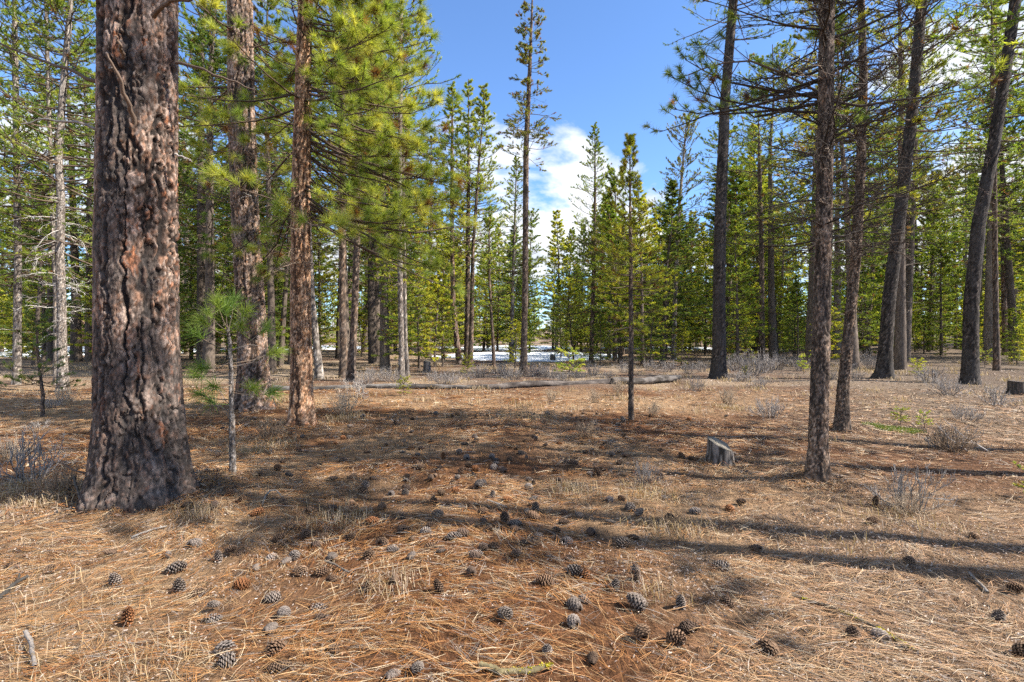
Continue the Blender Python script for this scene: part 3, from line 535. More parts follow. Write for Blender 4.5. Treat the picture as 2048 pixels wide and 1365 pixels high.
hero('pine_tree', 'fire-scarred trunk with an orange wound at the right edge', [(2013, 711, 17), (2010, 640, 14), (2008, 560, 13), (2006, 450, 12)], 19.0, 'second',
    crown=lp(zc=8.0, nb=70, Lmax=2.2, style='lodge'), dead=dict(z0=4, z1=9, nd=20, Lm=1.5, M=4), depth=40, nu=24, dz=0.1, flare=0.4, seed=35)
hero('pine_tree', 'thin dark trunk between the young pine and the nearest slender right trunk', [(1524, 718, 13), (1524, 640, 11), (1523, 500, 10), (1519, 350, 9)], 17.5, 'dark',
    crown=lp(zc=8.5, nb=70, Lmax=2.0, style='lodge', shape='irr'), dead=dict(z0=6, z1=10, nd=24, Lm=1.3, M=4), depth=36, nu=18, dz=0.1, flare=0.3, seed=36)
hero('pine_tree', 'greyish trunk right behind the thick blackened leaning trunk', [(1802, 708, 16), (1807, 600, 15), (1812, 500, 14), (1817, 350, 12)], 20.0, 'dark',
    crown=lp(zc=9, nb=60, Lmax=2.4, style='lodge', shape='irr'), dead=dict(z0=5, z1=10, nd=18, Lm=1.5, M=4), depth=42, nu=18, dz=0.1, flare=0.3, seed=37)
hero('pine_tree', 'thin trunk leaning right between the slender curved trunk and the blackened one', [(1733, 697, 12), (1740, 600, 10), (1748, 500, 10), (1757, 400, 9)], 18.0, 'dark',
    crown=lp(zc=9, nb=60, Lmax=2.0, style='lodge', shape='irr'), depth=46, nu=14, dz=0.12, flare=0.3, seed=38)
hero('pine_tree', 'pale leaning trunk left of the stoutest black-based trunk', [(1856, 681, 17), (1860, 640, 14), (1864, 560, 13), (1868, 400, 12)], 20.0, 'grey',
    crown=lp(zc=9, nb=60, Lmax=2.4, style='yellow', shape='irr'), depth=62, nu=14, dz=0.15, flare=0.4, seed=39)
# centre
hero('pine_tree', 'tall lone pine with sparse ragged crown rising into the blue sky gap', [(1047, 746, 16), (1048, 690, 12.5), (1050, 600, 12), (1051, 450, 11.5), (1052, 300, 11), (1059, 150, 8), (1064, 20, 4)], 17.2, 'dark',
    crown=lp(zc=9.3, nb=80, Lmax=1.08, style='olive', shape='irr', M=9, tl=0.5, K=22, brown=0.10, t0=0.35, upcurve=(-0.5, 0.5), el=(-0.1, 0.3)), dead=dict(z0=7.2, z1=13, nd=26, Lm=1.0, M=3, col=(0.13, 0.11, 0.1), curve=(-0.9, 0.2)), dd=0.1, nu=22, dz=0.06, flare=0.35, seed=41)
hero('pine_tree', 'thin grey trunk with a full green crown, left of the tall lone pine', [(803, 766, 14), (803, 700, 11), (801, 600, 11), (799, 450, 10), (800, 300, 9), (802, 100, 8)], 16.5, 'grey',
    crown=lp(zc=4.9, nb=120, Lmax=1.6, style='lodge', shape='irr', brown=0.12, M=10), dead=dict(z0=2.8, z1=7, nd=24, Lm=1.0, M=4, col=(0.25, 0.2, 0.16)), dd=0.1, nu=20, dz=0.06, flare=0.3, seed=42)
for k, (px, H, lab) in enumerate([
    ([(921, 734, 13), (914, 690, 11), (906, 600, 9), (904, 450, 8), (904, 300, 6), (905, 190, 2)], 17.0, 'left stem of the three close pines with a reddish curved base'),
    ([(932, 728, 13), (935, 650, 11), (936, 500, 9), (937, 350, 7), (937, 210, 2)], 16.6, 'middle stem of the three close dark pines'),
    ([(940, 727, 11), (943, 650, 9), (946, 500, 7), (956, 350, 5), (965, 240, 2)], 15.6, 'slimmest right stem of the three close dark pines')]):
    hero('pine_tree', lab, px, H, 'dark' if k else 'second', crown=lp(zc=6.5 - k * 0.4, nb=95, Lmax=2.2, style='pond', M=11, K=22, nl=0.13, nw=0.026, brown=0.03, el=(-0.25, 0.55)), dead=dict(z0=2.5, z1=7, nd=18, Lm=1.3, M=4), depth=31 - k * 1.3, nu=16, dz=0.1, flare=0.3, seed=45 + k, group='close pine trio')
hero('pine_tree', 'pale-stemmed conical pine just left of the tall lone pine', [(1023, 722, 9), (1024, 650, 8), (1026, 550, 6), (1030, 430, 4), (1033, 325, 1.5)], 14.0, 'grey', crown=lp(zc=4.5, nb=110, Lmax=2.3, style='lodge', M=10), dead=dict(z0=2.5, z1=6, nd=16, Lm=1.2, M=4), depth=35, nu=14, dz=0.12, seed=51)
hero('pine_tree', 'skinny curving pine between the close trio and the tall lone pine', [(989, 734, 7), (984, 650, 6), (979, 560, 5), (978, 430, 2)], 8.4, 'dark', crown=lp(zc=3.0, nb=70, Lmax=1.1, style='lodge', M=7), depth=27, nu=12, dz=0.12, seed=52)
hero('pine_tree', 'conical pine whose tip stands left of the thin young pine', [(1182, 724, 9), (1186, 600, 8), (1190, 400, 5), (1190, 265, 1.5)], 15.4, 'dark', crown=lp(zc=2.0, nb=150, Lmax=2.8, style='lodge', M=10), depth=33, nu=14, dz=0.12, seed=53)
hero('pine_tree', 'airy rounded pine against white cloud, left of the dark straight trunk', [(1347, 716, 10), (1350, 600, 9), (1358, 420, 7), (1374, 232, 2)], 18.2, 'grey', crown=lp(zc=6.5, nb=100, Lmax=2.2, style='olive', shape='irr', M=11, K=26, t0=0.35, el=(-0.2, 0.8)), dead=dict(z0=4, z1=8, nd=16, Lm=1.5, M=4), depth=38, nu=14, dz=0.12, seed=54)
young, yloc, yax = hero('young_pine', 'thin young pine standing alone mid-clearing with dark stem', [(1262, 841, 12), (1262, 760, 10), (1262, 650, 9), (1261, 500, 7), (1260, 400, 4), (1260, 290, 1.5)], 4.85, 'dark',
    crown=dict(zc=1.6, nb=95, Lmax=0.92, lmin=0.1, style='yellow', shape='cone', M=8, tl=0.42, K=28, nl=0.065, nw=0.008, fol='lp', el=(-0.3, 0.75), brown=0.1, t0=0.3, rb=0.005), dead=dict(z0=0.7, z1=2.2, nd=20, Lm=0.55, M=4, col=(0.22, 0.17, 0.13), curve=(-1.2, 0.2), rb=0.004), dd=0.02, nu=18, dz=0.03, flare=0.15, seed=55)
# left and middle-left
hero('pine_tree', 'pale bent trunk draped in bleached dead twigs at the left', [(127, 783, 26), (124, 700, 21), (123, 600, 20), (119, 500, 20), (122, 400, 18), (117, 320, 17), (124, 200, 15), (142, 0, 12)], 15.0, 'grey',
    crown=lp(zc=3.6, nb=120, Lmax=1.9, style='lodge', shape='irr', M=10), dead=dict(z0=1.6, z1=5.6, nd=46, Lm=1.25, M=7, col=PALE_TWIG, curve=(-1.3, 0.1), el=(-0.4, 0.5), wig=0.3), dd=0.1, nu=40, dz=0.03, flare=0.3, seed=61, coarse=8)
hero('pine_tree', 'blotchy grey trunk nearest the left edge', [(33, 770, 19), (35, 650, 18), (36, 500, 16), (33, 300, 15), (30, 100, 13)], 15.0, 'grey', crown=lp(zc=3.0, nb=130, Lmax=1.7, style='lodge', shape='irr', M=10), dead=dict(z0=1.5, z1=5, nd=20, Lm=0.9, M=4, col=PALE_TWIG), dd=0.1, nu=26, dz=0.06, flare=0.2, seed=62)
hero('pine_tree', 'slim trunk hidden partly behind the pale bent trunk', [(112, 772, 11), (111, 600, 10), (104, 400, 10), (97, 200, 9), (92, 0, 8)], 14.0, 'grey', crown=lp(zc=5.0, nb=80, Lmax=1.6, style='lodge', shape='irr'), dd=0.3, nu=20, dz=0.08, seed=63)
hero('pine_tree', 'thin silver-grey trunk leaning left behind the slim orange ponderosa', [(641, 758, 19), (634, 700, 14), (624, 600, 13), (617, 460, 12), (608, 300, 11)], 15.0, 'grey', crown=lp(zc=6.5, nb=80, Lmax=1.7, style='lodge', shape='irr'), dd=0.1, nu=18, dz=0.08, flare=0.35, seed=64)
hero('pine_tree', 'left one of the paired straight trunks right of the slim orange ponderosa', [(687, 756, 18), (687, 690, 15), (685, 600, 14), (685, 420, 13), (686, 250, 12)], 17.0, 'dark', crown=lp(zc=7.5, nb=90, Lmax=2.0, style='lodge', shape='irr'), dead=dict(z0=3, z1=8, nd=18, Lm=1.2, M=4), dd=0.1, nu=18, dz=0.08, flare=0.35, seed=65)
hero('pine_tree', 'right one of the paired straight trunks right of the slim orange ponderosa', [(701, 763, 19), (706, 690, 15), (710, 600, 14), (714, 480, 13), (715, 300, 12)], 17.0, 'dark', crown=lp(zc=7.0, nb=90, Lmax=2.0, style='lodge', shape='irr'), dead=dict(z0=3, z1=8, nd=18, Lm=1.2, M=4), dd=0.1, nu=18, dz=0.08, flare=0.35, seed=66)
hero('pine_tree', 'thin trunk close behind the thin grey trunk with full crown', [(816, 752, 9), (812, 690, 7), (810, 600, 7), (808, 450, 6)], 11.0, 'grey', crown=lp(zc=3.4, nb=80, Lmax=1.4, style='yellow', shape='cone'), nu=14, dz=0.1, seed=67)
hero('pine_sapling', 'short-needled sapling with dark crooked stem in front of the pale bent trunk', [(84, 833, 9), (86, 790, 8), (77, 730, 6), (73, 660, 4)], 1.85, 'dark',
    crown=dict(zc=0.5, nb=34, Lmax=0.75, style='dark', shape='cone', M=6, tl=0.4, K=40, nl=0.06, nw=0.0055, fol='lp', el=(-0.1, 0.6), brown=0.04, rb=0.004), nu=14, dz=0.03, flare=0.15, seed=68, cat='sapling')

# ------------------------------------------------------------------ the stand behind: shared kinds, each tree its own object
def proto(seed, H, r0, zc, nb, Lmax, style, shape, nd=10, M=11, K=18, nl=0.13, nw=0.034, tl=0.36, bark=(0.105, 0.083, 0.068), el=(-0.3, 0.5), brown=0.05, bend=0.3):
    r = np.random.default_rng(seed); zz = np.linspace(0, H, 7); b = np.cumsum(r.normal(0, bend * 0.25, 7)) * (zz / H); path = np.stack([b, np.cumsum(r.normal(0, bend * 0.25, 7)) * (zz / H), zz], 1); path[0, 2] = -0.3
    rad = r0 * (1 - 0.9 * (zz / H) ** 1.2); rad[0] *= 1.25; ax = axis_fn(path, rad)
    n = 26; z = np.linspace(-0.3, H, n); P = np.stack([np.interp(z, path[:, 2], path[:, 0]), np.interp(z, path[:, 2], path[:, 1]), z], 1); V, Q = tubes(P[None], np.interp(z, path[:, 2], rad)[None], 9, ref=(0, 1, 0))
    c = np.repeat(np.array(bark)[None] * (0.6 + 0.8 * fbm(V * np.array([9, 9, 3]), 3, seed))[:, None], 1, 0)
    g = Geo().add(V, Q, C=c); gw, gn = crown_geo(seed + 7, ax, H, zc, nb, Lmax, style, shape, M=M, K=K, nl=nl, nw=nw, tl=tl, el=el, brown=brown)
    parts = [('trunk', g.mesh('stand_trunk', M_bark_far, True)), ('limbs', gw.mesh('stand_limbs', M_wood)), ('crown', gn.mesh('stand_crown', M_needle_far))]
    if nd: parts.append(('dead_limbs', dead_geo(seed + 9, ax, H * 0.12, zc + 1.5, nd, Lmax * 0.6, M=4, sub=False, col=(0.2, 0.165, 0.14), sides=3).mesh('stand_dead', M_wood)))
    return H, parts
TALL = [proto(301, 18, 0.19, 6.5, 125, 2.6, 'lodge', 'irr', 18), proto(302, 18, 0.17, 4.5, 150, 2.6, 'dark', 'cone', 16), proto(303, 18, 0.20, 8.0, 110, 2.6, 'lodge', 'irr', 22, bark=(0.14, 0.112, 0.092)), proto(304, 18, 0.18, 5.5, 130, 2.3, 'olive', 'column', 18)]
MID = [proto(311, 11, 0.11, 0.9, 150, 2.2, 'lodge', 'cone', 8), proto(312, 11, 0.10, 0.7, 160, 2.1, 'yellow', 'cone', 8), proto(313, 11, 0.12, 1.4, 140, 2.1, 'dark', 'cone', 10), proto(314, 11, 0.11, 1.2, 140, 1.9, 'lodge', 'irr', 12)]
SMALL = [proto(321, 4, 0.045, 0.35, 80, 1.0, 'yellow', 'cone', 0, M=9, K=18, nl=0.09, nw=0.018), proto(322, 4, 0.045, 0.3, 80, 1.15, 'lodge', 'cone', 0, M=9, K=18, nl=0.09, nw=0.018), proto(323, 4, 0.05, 0.6, 75, 1.0, 'yellow', 'irr', 0, M=9, K=18, nl=0.09, nw=0.018)]
SEED = [proto(331, 0.7, 0.012, 0.08, 26, 0.26, 'yellow', 'cone', 0, M=5, K=16, nl=0.06, nw=0.009, bend=0.05), proto(332, 0.7, 0.012, 0.15, 20, 0.24, 'pond', 'irr', 0, M=5, K=16, nl=0.07, nw=0.009, bend=0.05)]
def stand(kind, x, y, H, name, label, group, cat='tree', tilt=0.03):
    Hn, parts = kind; s = H / Hn
    return tree_thing(name, label, cat, (x, y, gz1(x, y) - 0.02), parts, group, rotz=random.uniform(0, 6.28), s=(s * random.uniform(0.85, 1.4), s * random.uniform(0.85, 1.4), s), tilt=(random.gauss(0, tilt), random.gauss(0, tilt)))
taken = [(o.location.x, o.location.y) for o in bpy.data.objects if o.parent is None and o.type == 'EMPTY']
def free(x, y, d): return all((x - a) ** 2 + (y - b) ** 2 > d * d for a, b in taken)
def fill(n, kinds, x0, x1, d0, d1, yt0, yt1, name, label, group, hmin=1.5, hmax=24, gap=1.3):
    k = 0
    for _ in range(n * 12):
        if k >= n: break
        px = random.uniform(x0, x1); d = math.sqrt(random.uniform(d0 * d0, d1 * d1)); x = xat(px, d)
        if not free(x, d, gap): continue
        H = zat(random.uniform(yt0, yt1), d) - gz1(x, d)
        if H < hmin: continue
        stand(random.choice(kinds), x, d, min(H, hmax), name, label, group); taken.append((x, d)); k += 1
PENDING = []
def fill(n, kinds, x0, x1, d0, d1, yt0, yt1, name, word, group, hmin=1.5, hmax=24, gap=1.3):
    k = 0
    for _ in range(n * 12):
        if k >= n: break
        px = random.uniform(x0, x1); d = math.sqrt(random.uniform(d0 * d0, d1 * d1)); x = xat(px, d)
        if not free(x, d, gap): continue
        H = zat(random.uniform(yt0, yt1), d) - gz1(x, d)
        if H < hmin: continue
        o = stand(random.choice(kinds), x, d, min(H, hmax), name, '', group); taken.append((x, d)); k += 1; PENDING.append((px, d, word, o))
W_L, W_C, W_R = 'lodgepole pines in the stand on the left', 'lodgepole pines closing the clearing', 'lodgepole pines in the stand on the right'
fill(16, TALL, -160, 780, 20, 36, -250, 150, 'lodgepole_pine', 'tall pine', W_L, gap=1.8)
fill(30, TALL + MID, -160, 860, 34, 75, -50, 330, 'lodgepole_pine', 'tall distant pine', W_L, gap=2.0)
fill(12, TALL, 1500, 2250, 24, 40, -250, 100, 'lodgepole_pine', 'tall pine', W_R, gap=1.8)
fill(24, TALL + MID, 1450, 2250, 38, 80, 0, 350, 'lodgepole_pine', 'tall distant pine', W_R, gap=2.0)
fill(50, MID + [MID[1]] * 2 + [MID[0]], 840, 1450, 36, 75, 400, 570, 'lodgepole_pine', 'mid-height pine', W_C, gap=1.6)
fill(5, MID + [MID[1]] * 2 + [MID[0]], 1200, 1340, 30, 45, 330, 420, 'lodgepole_pine', 'mid-height pine', W_C, gap=1.6)
fill(40, MID + [MID[1]] * 2 + [MID[0]], -100, 900, 22, 60, 330, 570, 'lodgepole_pine', 'half-grown pine', 'half-grown pines on the left', gap=1.4)
fill(34, MID + [MID[1]] * 2 + [MID[0]], 1400, 2150, 28, 70, 330, 570, 'lodgepole_pine', 'half-grown pine', 'half-grown pines on the right', gap=1.4)
fill(16, SMALL, -80, 900, 18, 50, 540, 650, 'young_pine', 'low young pine', 'young pines among the left trunks', hmin=1.0, gap=1.2)
fill(9, SMALL, 1000, 1400, 23, 50, 560, 660, 'young_pine', 'low young pine', 'young pines behind the log', hmin=1.0, gap=1.2)
fill(26, SMALL, 1450, 2100, 24, 60, 570, 665, 'young_pine', 'low young pine', 'young pines among the right trunks', hmin=1.0, gap=1.2)
ORD = ['leftmost', 'second', 'third', 'fourth', 'fifth', 'sixth', 'seventh', 'eighth', 'ninth', 'tenth', 'eleventh', 'twelfth', 'thirteenth', 'fourteenth', 'fifteenth', 'sixteenth', 'seventeenth', 'eighteenth', 'nineteenth', 'twentieth']
ZONES = [(-9999, 118, 'left of the pale bent trunk'), (118, 285, 'between the pale bent trunk and huge ponderosa'), (285, 490, 'between the huge and the stout ponderosas'), (490, 604, 'between the stout and slim ponderosas'), (604, 710, 'right behind the slim orange ponderosa'),
         (710, 803, 'left of the thin grey trunk with full crown'), (803, 925, 'between thin grey trunk and close pine trio'), (925, 1050, 'between close pine trio and tall lone pine'), (1050, 1190, 'right of the tall lone pine'), (1190, 1262, 'just left of the thin young pine'), (1262, 1350, 'just right of the thin young pine'), (1350, 1440, 'left of the dark straight trunk'),
         (1440, 1540, 'right of the dark straight trunk'), (1540, 1645, 'left of the nearest slender right trunk'), (1645, 1770, 'between nearest slender trunk and blackened trunk'), (1770, 1940, 'between the two blackened trunks'), (1940, 9999, 'right of the stoutest black-based trunk')]
def zone_labels():
    bins = {}
    for px, d, word, o in PENDING:
        z = next(n for a, b, n in ZONES if a <= px < b); bins.setdefault((word, z), []).append((px, o))
    for (word, z), L in bins.items():
        L.sort(key=lambda q: q[0])
        for i, (px, o) in enumerate(L): o['label'] = (word + ' ' + z) if len(L) == 1 else '%s %s %s%s' % (ORD[min(i, 19)], word, z, '' if i == 0 else ', counted from left')
zone_labels()
for (px, py, yt, k, lab) in ((1362, 731, 645, 0, 'yellow-green young pine shaped like a little cone beside the log end'), (870, 735, 520, 0, 'yellow-green bushy young pine beside the close pine trio'), (838, 738, 540, 2, 'leafy yellow-green young pine behind the thin grey trunk'), (1300, 733, 600, 1, 'dense dark-green young pine right of the thin young pine')):
    x, y = px2g(px, py); stand(SMALL[k], x, y, zat(yt, y), 'young_pine', lab, None); taken.append((x, y))
for (px, py, h, k, lab) in ((808, 792, 0.42, 0, 'tiny yellow-green seedling before the fallen log'), (1138, 762, 0.95, 1, 'small bright seedling behind the log right of the tall lone pine'), (935, 750, 0.8, 0, 'small yellow seedling by the far stump'), (1835, 752, 0.6, 0, 'low green seedling right of the thick blackened trunk'), (1882, 716, 1.1, 0, 'bright bushy seedling left of the stoutest black trunk'), (1970, 735, 0.8, 1, 'green seedling right of the stoutest black trunk'), (2062, 1000, 0.28, 1, 'tuft of green seedling needles at the right edge'), (1607, 748, 0.7, 1, 'dark seedling left of the nearest slender right trunk'), (1490, 752, 0.35, 0, 'tiny seedling at the foot of the dark straight trunk')):
    x, y = px2g(px, py); stand(SEED[k], x, y, h, 'pine_seedling', lab, None, 'seedling')
# trees beside the camera on the sunny side: out of view, their shade falls across the clearing
SHADE = [proto(341, 19, 0.14, 6.4, 66, 1.5, 'dark', 'irr', 8), proto(342, 19, 0.13, 6.0, 60, 1.4, 'dark', 'irr', 8)]
for (x, y, H, k) in ((8.3, 2.45, 20, 0), (7.4, 1.95, 19, 1), (7.6, 4.9, 13, 2), (9.0, 6.0, 14, 2)):
    stand((SHADE + [TALL[0]])[k], x, y, H, 'lodgepole_pine', 'tall pine beside the clearing shading it from the right', 'shade pines beside the clearing', tilt=0.015)
# the wood beyond
def far_wood():
    r = np.random.default_rng(77); g = Geo(); gt = Geo()
    for k in range(480):
        d = r.uniform(70, 175); px = r.uniform(-250, 2300); x = xat(px, d); z0 = gz1(x, d); H = min(r.uniform(9, 17), zat(r.uniform(470, 560) if 860 < px < 1420 else r.uniform(300, 560), d) - z0); n = 250
        if H < 4: continue
        t = r.random(n) ** 0.8; z = H * (0.03 + 0.97 * t); rad = H * 0.13 * (1 - t) ** 0.8 * np.sqrt(r.random(n)) + 0.1; a = r.random(n) * 6.283
        c = np.stack([x + rad * np.cos(a), d + rad * np.sin(a), z0 + z], 1); dv = np.stack([np.cos(a), np.sin(a), r.normal(0.25, 0.4, n)], 1) * r.uniform(0.3, 0.7, (n, 1)); sd = norm(r.normal(size=(n, 3))) * 0.2
        V = np.stack([c - sd, c + sd, c + dv], 1).reshape(-1, 3); pal = np.array(GREENS['lodge' if k % 3 else 'dark'])[r.choice(4, n)] * r.uniform(0.8, 1.1)
        g.add(V, T=np.arange(n * 3).reshape(n, 3), C=np.repeat(pal, 3, 0)); gt.add(*tubes(np.array([[[x, d, z0 - 0.3], [x, d, z0 + H]]]), np.array([[0.16, 0.03]]), 5, ref=(0, 1, 0)), C=(0.2, 0.16, 0.13))
    o = tag(obj('distant_forest', g.mesh('distant_forest', M_needle_far)), 'hazy mass of green pines closing the view far behind', 'forest', kind='stuff')
    obj('distant_trunks', gt.mesh('distant_trunks', M_bark_far), o)['kind'] = 'stuff'
far_wood()

# ------------------------------------------------------------------ snow, log, stumps, sticks
def snow_patch(label, pts, seed):
    """pts: outline corners as photo pixels lying on the far ground"""
    r = np.random.default_rng(seed); W = np.array([px2g(x, y) for x, y in pts]); c = W.mean(0); g = Geo()
    ang = np.linspace(0, 2 * np.pi, 90, endpoint=False); wa = np.arctan2(W[:, 1] - c[1], W[:, 0] - c[0]); o = np.argsort(wa); wa = wa[o]; rr = np.linalg.norm(W - c, axis=1)[o]
    R = np.interp(np.mod(ang + np.pi, 2 * np.pi) - np.pi, wa, rr, period=2 * np.pi)
    R = R * (0.75 + 0.5 * fbm(np.stack([np.cos(ang) * 3 + seed, np.sin(ang) * 3, ang * 0], 1), 4, seed)); rings = np.linspace(0, 1, 12); V = []
    for t in rings:
        x = c[0] + R * t * np.cos(ang); y = c[1] + R * t * np.sin(ang); h = 0.16 * (1 - t ** 4) - 0.05 * (t > 0.99) + 0.06 * (fbm(np.stack([x, y, x * 0], 1) * 0.9, 3, seed) - 0.5) * (t < 0.99)
        V.append(np.stack([x, y, gz(x, y) + h], 1))
    n = 90; i = np.arange(11)[:, None] * n; k = np.arange(n); Q = np.stack([i + k, i + n + k, i + n + (k + 1) % n, i + (k + 1) % n], -1).reshape(-1, 4)
    g.add(np.concatenate(V), Q, C=(0.78, 0.80, 0.83)); tag(obj('snow_patch', g.mesh('snow_patch', M_snow, True)), label, 'snow', 'old snow patches', 'structure')
snow_patch('broad patch of old snow behind the tall lone pine', [(915, 718), (1000, 724), (1110, 724), (1215, 718), (1190, 708), (1060, 703), (940, 706)], 3)
snow_patch('thin strip of snow higher behind the tall lone pine', [(925, 700), (1010, 702), (1100, 699), (1120, 694), (1040, 692), (950, 694)], 5)
snow_patch('long bright strip of snow behind the left pines', [(-60, 712), (60, 714), (190, 712), (300, 709), (420, 705), (420, 696), (200, 694), (0, 693)], 7)
snow_patch('snow glimpsed between the paired straight trunks', [(630, 700), (700, 700), (715, 694), (640, 692)], 9)
snow_patch('small snow patch left of the thin young pine', [(1290, 700), (1350, 701), (1360, 695), (1300, 694)], 11)

def log_geo(P0, P1, r0, r1, seed, sag=0.0, col=((0.36, 0.33, 0.31), (0.22, 0.19, 0.17)), nu=22, n=60):
    P0, P1 = np.array(P0, float), np.array(P1, float); t = np.linspace(0, 1, n); P = P0 + (P1 - P0) * t[:, None]; rr = r0 + (r1 - r0) * t; P[:, 2] += rr * 0.8 + 0.03 * np.sin(t * 9 + seed)
    V, Q = tubes(P[None], rr[None], nu); V = V + (fbm(V * np.array([2.0, 14, 14]), 3, seed) - 0.5)[:, None] * 0.75 * r0 * norm(V - np.repeat(P, nu, 0)); nn = fbm(V * np.array([1.5, 12, 12]), 4, seed + 3)
    C = lerp(np.array(col[0]), np.array(col[1]), sst(0.4, 0.62, nn)[:, None]); g = Geo().add(V, Q, C=C)
    for q in (0, n - 1):
        ring = V[q * nu:(q + 1) * nu]; c = ring.mean(0); T = np.array([[nu, k, (k + 1) % nu] for k in range(nu)]); g.add(np.concatenate([ring, c[None]]), T=T, C=(0.3, 0.25, 0.2))
    return g
def ground_pt(px, py, dz=0.0): x, y = px2g(px, py); return (x, y, gz1(x, y) + dz)
for nm, lab, a, b, r0, r1, sd, cl in (
    ('fallen_log', 'long silvery fallen log lying behind the slim orange ponderosa', (545, 782), (985, 777), 0.085, 0.075, 3, ((0.14, 0.127, 0.118), (0.045, 0.039, 0.035))),
    ('fallen_log', 'dark barkless fallen log running right past the tall lone pine', (975, 779), (1240, 769), 0.095, 0.11, 5, ((0.13, 0.11, 0.098), (0.055, 0.045, 0.04))),
    ('fallen_log', 'thick weathered log end right of the thin young pine', (1225, 769), (1350, 764), 0.11, 0.11, 7, ((0.13, 0.115, 0.105), (0.05, 0.042, 0.036))),
    ('fallen_log', 'short split log leaning on the log end', (1282, 762), (1362, 758), 0.06, 0.09, 9, ((0.14, 0.125, 0.115), (0.055, 0.046, 0.04)))):
    tag(obj(nm, log_geo(ground_pt(*a), ground_pt(*b), r0, r1, sd, col=cl).mesh(nm, M_dead, True)), lab, 'log')

def stump(label, px, py, w, h, seed, slant=0.30, col=((0.17, 0.15, 0.138), (0.035, 0.029, 0.025)), topc=(0.20, 0.175, 0.14), notch=0.5):
    x, y = px2g(px, py); y += w * 0.4; z0 = gz1(x, y); nu, nz = 56, 26; th = np.arange(nu) * 2 * np.pi / nu; V = []; Cc = []
    hh = h * (1 + slant * (-np.cos(th) * 0.8 + np.sin(th) * 0.6) - notch * 0.3 * sst(0.75, 0.95, np.cos(th + 0.1)))
    for k, t in enumerate(np.linspace(0, 1, nz)):
        B = np.stack([np.cos(th) * 3, np.sin(th) * 3, th * 0 + t * 0.8], 1); R = w * 0.5 * (0.86 + 0.28 * (1 - t) ** 2.2 * (1 + 0.5 * np.cos(th * 4 + seed))) + (fbm(B * np.array([2.2, 2.2, 0.8]), 4, seed) - 0.5) * 0.055
        zz = -0.08 + (hh + 0.08) * t; V.append(np.stack([np.cos(th) * R, np.sin(th) * R, zz], 1)); n = fbm(np.stack([np.cos(th) * 9, np.sin(th) * 9, zz * 5], 1), 3, seed + 2)
        Cc.append(lerp(np.array(col[0]), np.array(col[1]), sst(0.42, 0.56, n)[:, None]))
    i = np.arange(nz - 1)[:, None] * nu; k = np.arange(nu); Q = np.stack([i + k, i + (k + 1) % nu, i + nu + (k + 1) % nu, i + nu + k], -1).reshape(-1, 4)
    g = Geo().add(np.concatenate(V), Q, C=np.concatenate(Cc)); top = V[-1]; c = top.mean(0); gt = Geo(); tv, tc = [], []
    for q, s in enumerate((1.0, 0.75, 0.5, 0.25, 0.0)):
        p = c + (top - c) * s; p[:, 2] += 0.003 + (fbm(p * 60, 2, seed) - 0.5) * 0.014 * (s < 1); tv.append(p); tc.append(np.tile(np.array(topc) * (0.75 + 0.4 * ((q * 37 % 7) / 7)), (nu, 1)))
    i = np.arange(4)[:, None] * nu; Q = np.stack([i + k, i + (k + 1) % nu, i + nu + (k + 1) % nu, i + nu + k], -1).reshape(-1, 4); gt.add(np.concatenate(tv), Q, C=np.concatenate(tc))
    e = bpy.data.objects.new('tree_stump', None); COL.objects.link(e); e.location = (x, y, z0); tag(e, label, 'stump'); obj('side_wood', g.mesh('stump_side', M_dead, True), e); obj('cut_top', gt.mesh('stump_top', M_dead, True), e)
stump('weathered grey stump with slanting cut top in the clearing', 1450, 932, 0.32, 0.22, 3)
stump('pale far stump behind the fallen log', 853, 746, 0.36, 0.50, 8, slant=0.05, notch=0.1)
stump('charred black stump cut by the right edge', 2046, 790, 0.42, 0.34, 5, slant=0.05, col=((0.09, 0.075, 0.065), (0.04, 0.035, 0.03)), topc=(0.12, 0.10, 0.09), notch=0.2)
stump('small dark stump at the snow edge', 1106, 723, 0.4, 0.45, 6, slant=0.1, col=((0.14, 0.12, 0.11), (0.07, 0.06, 0.055)), topc=(0.2, 0.18, 0.16))

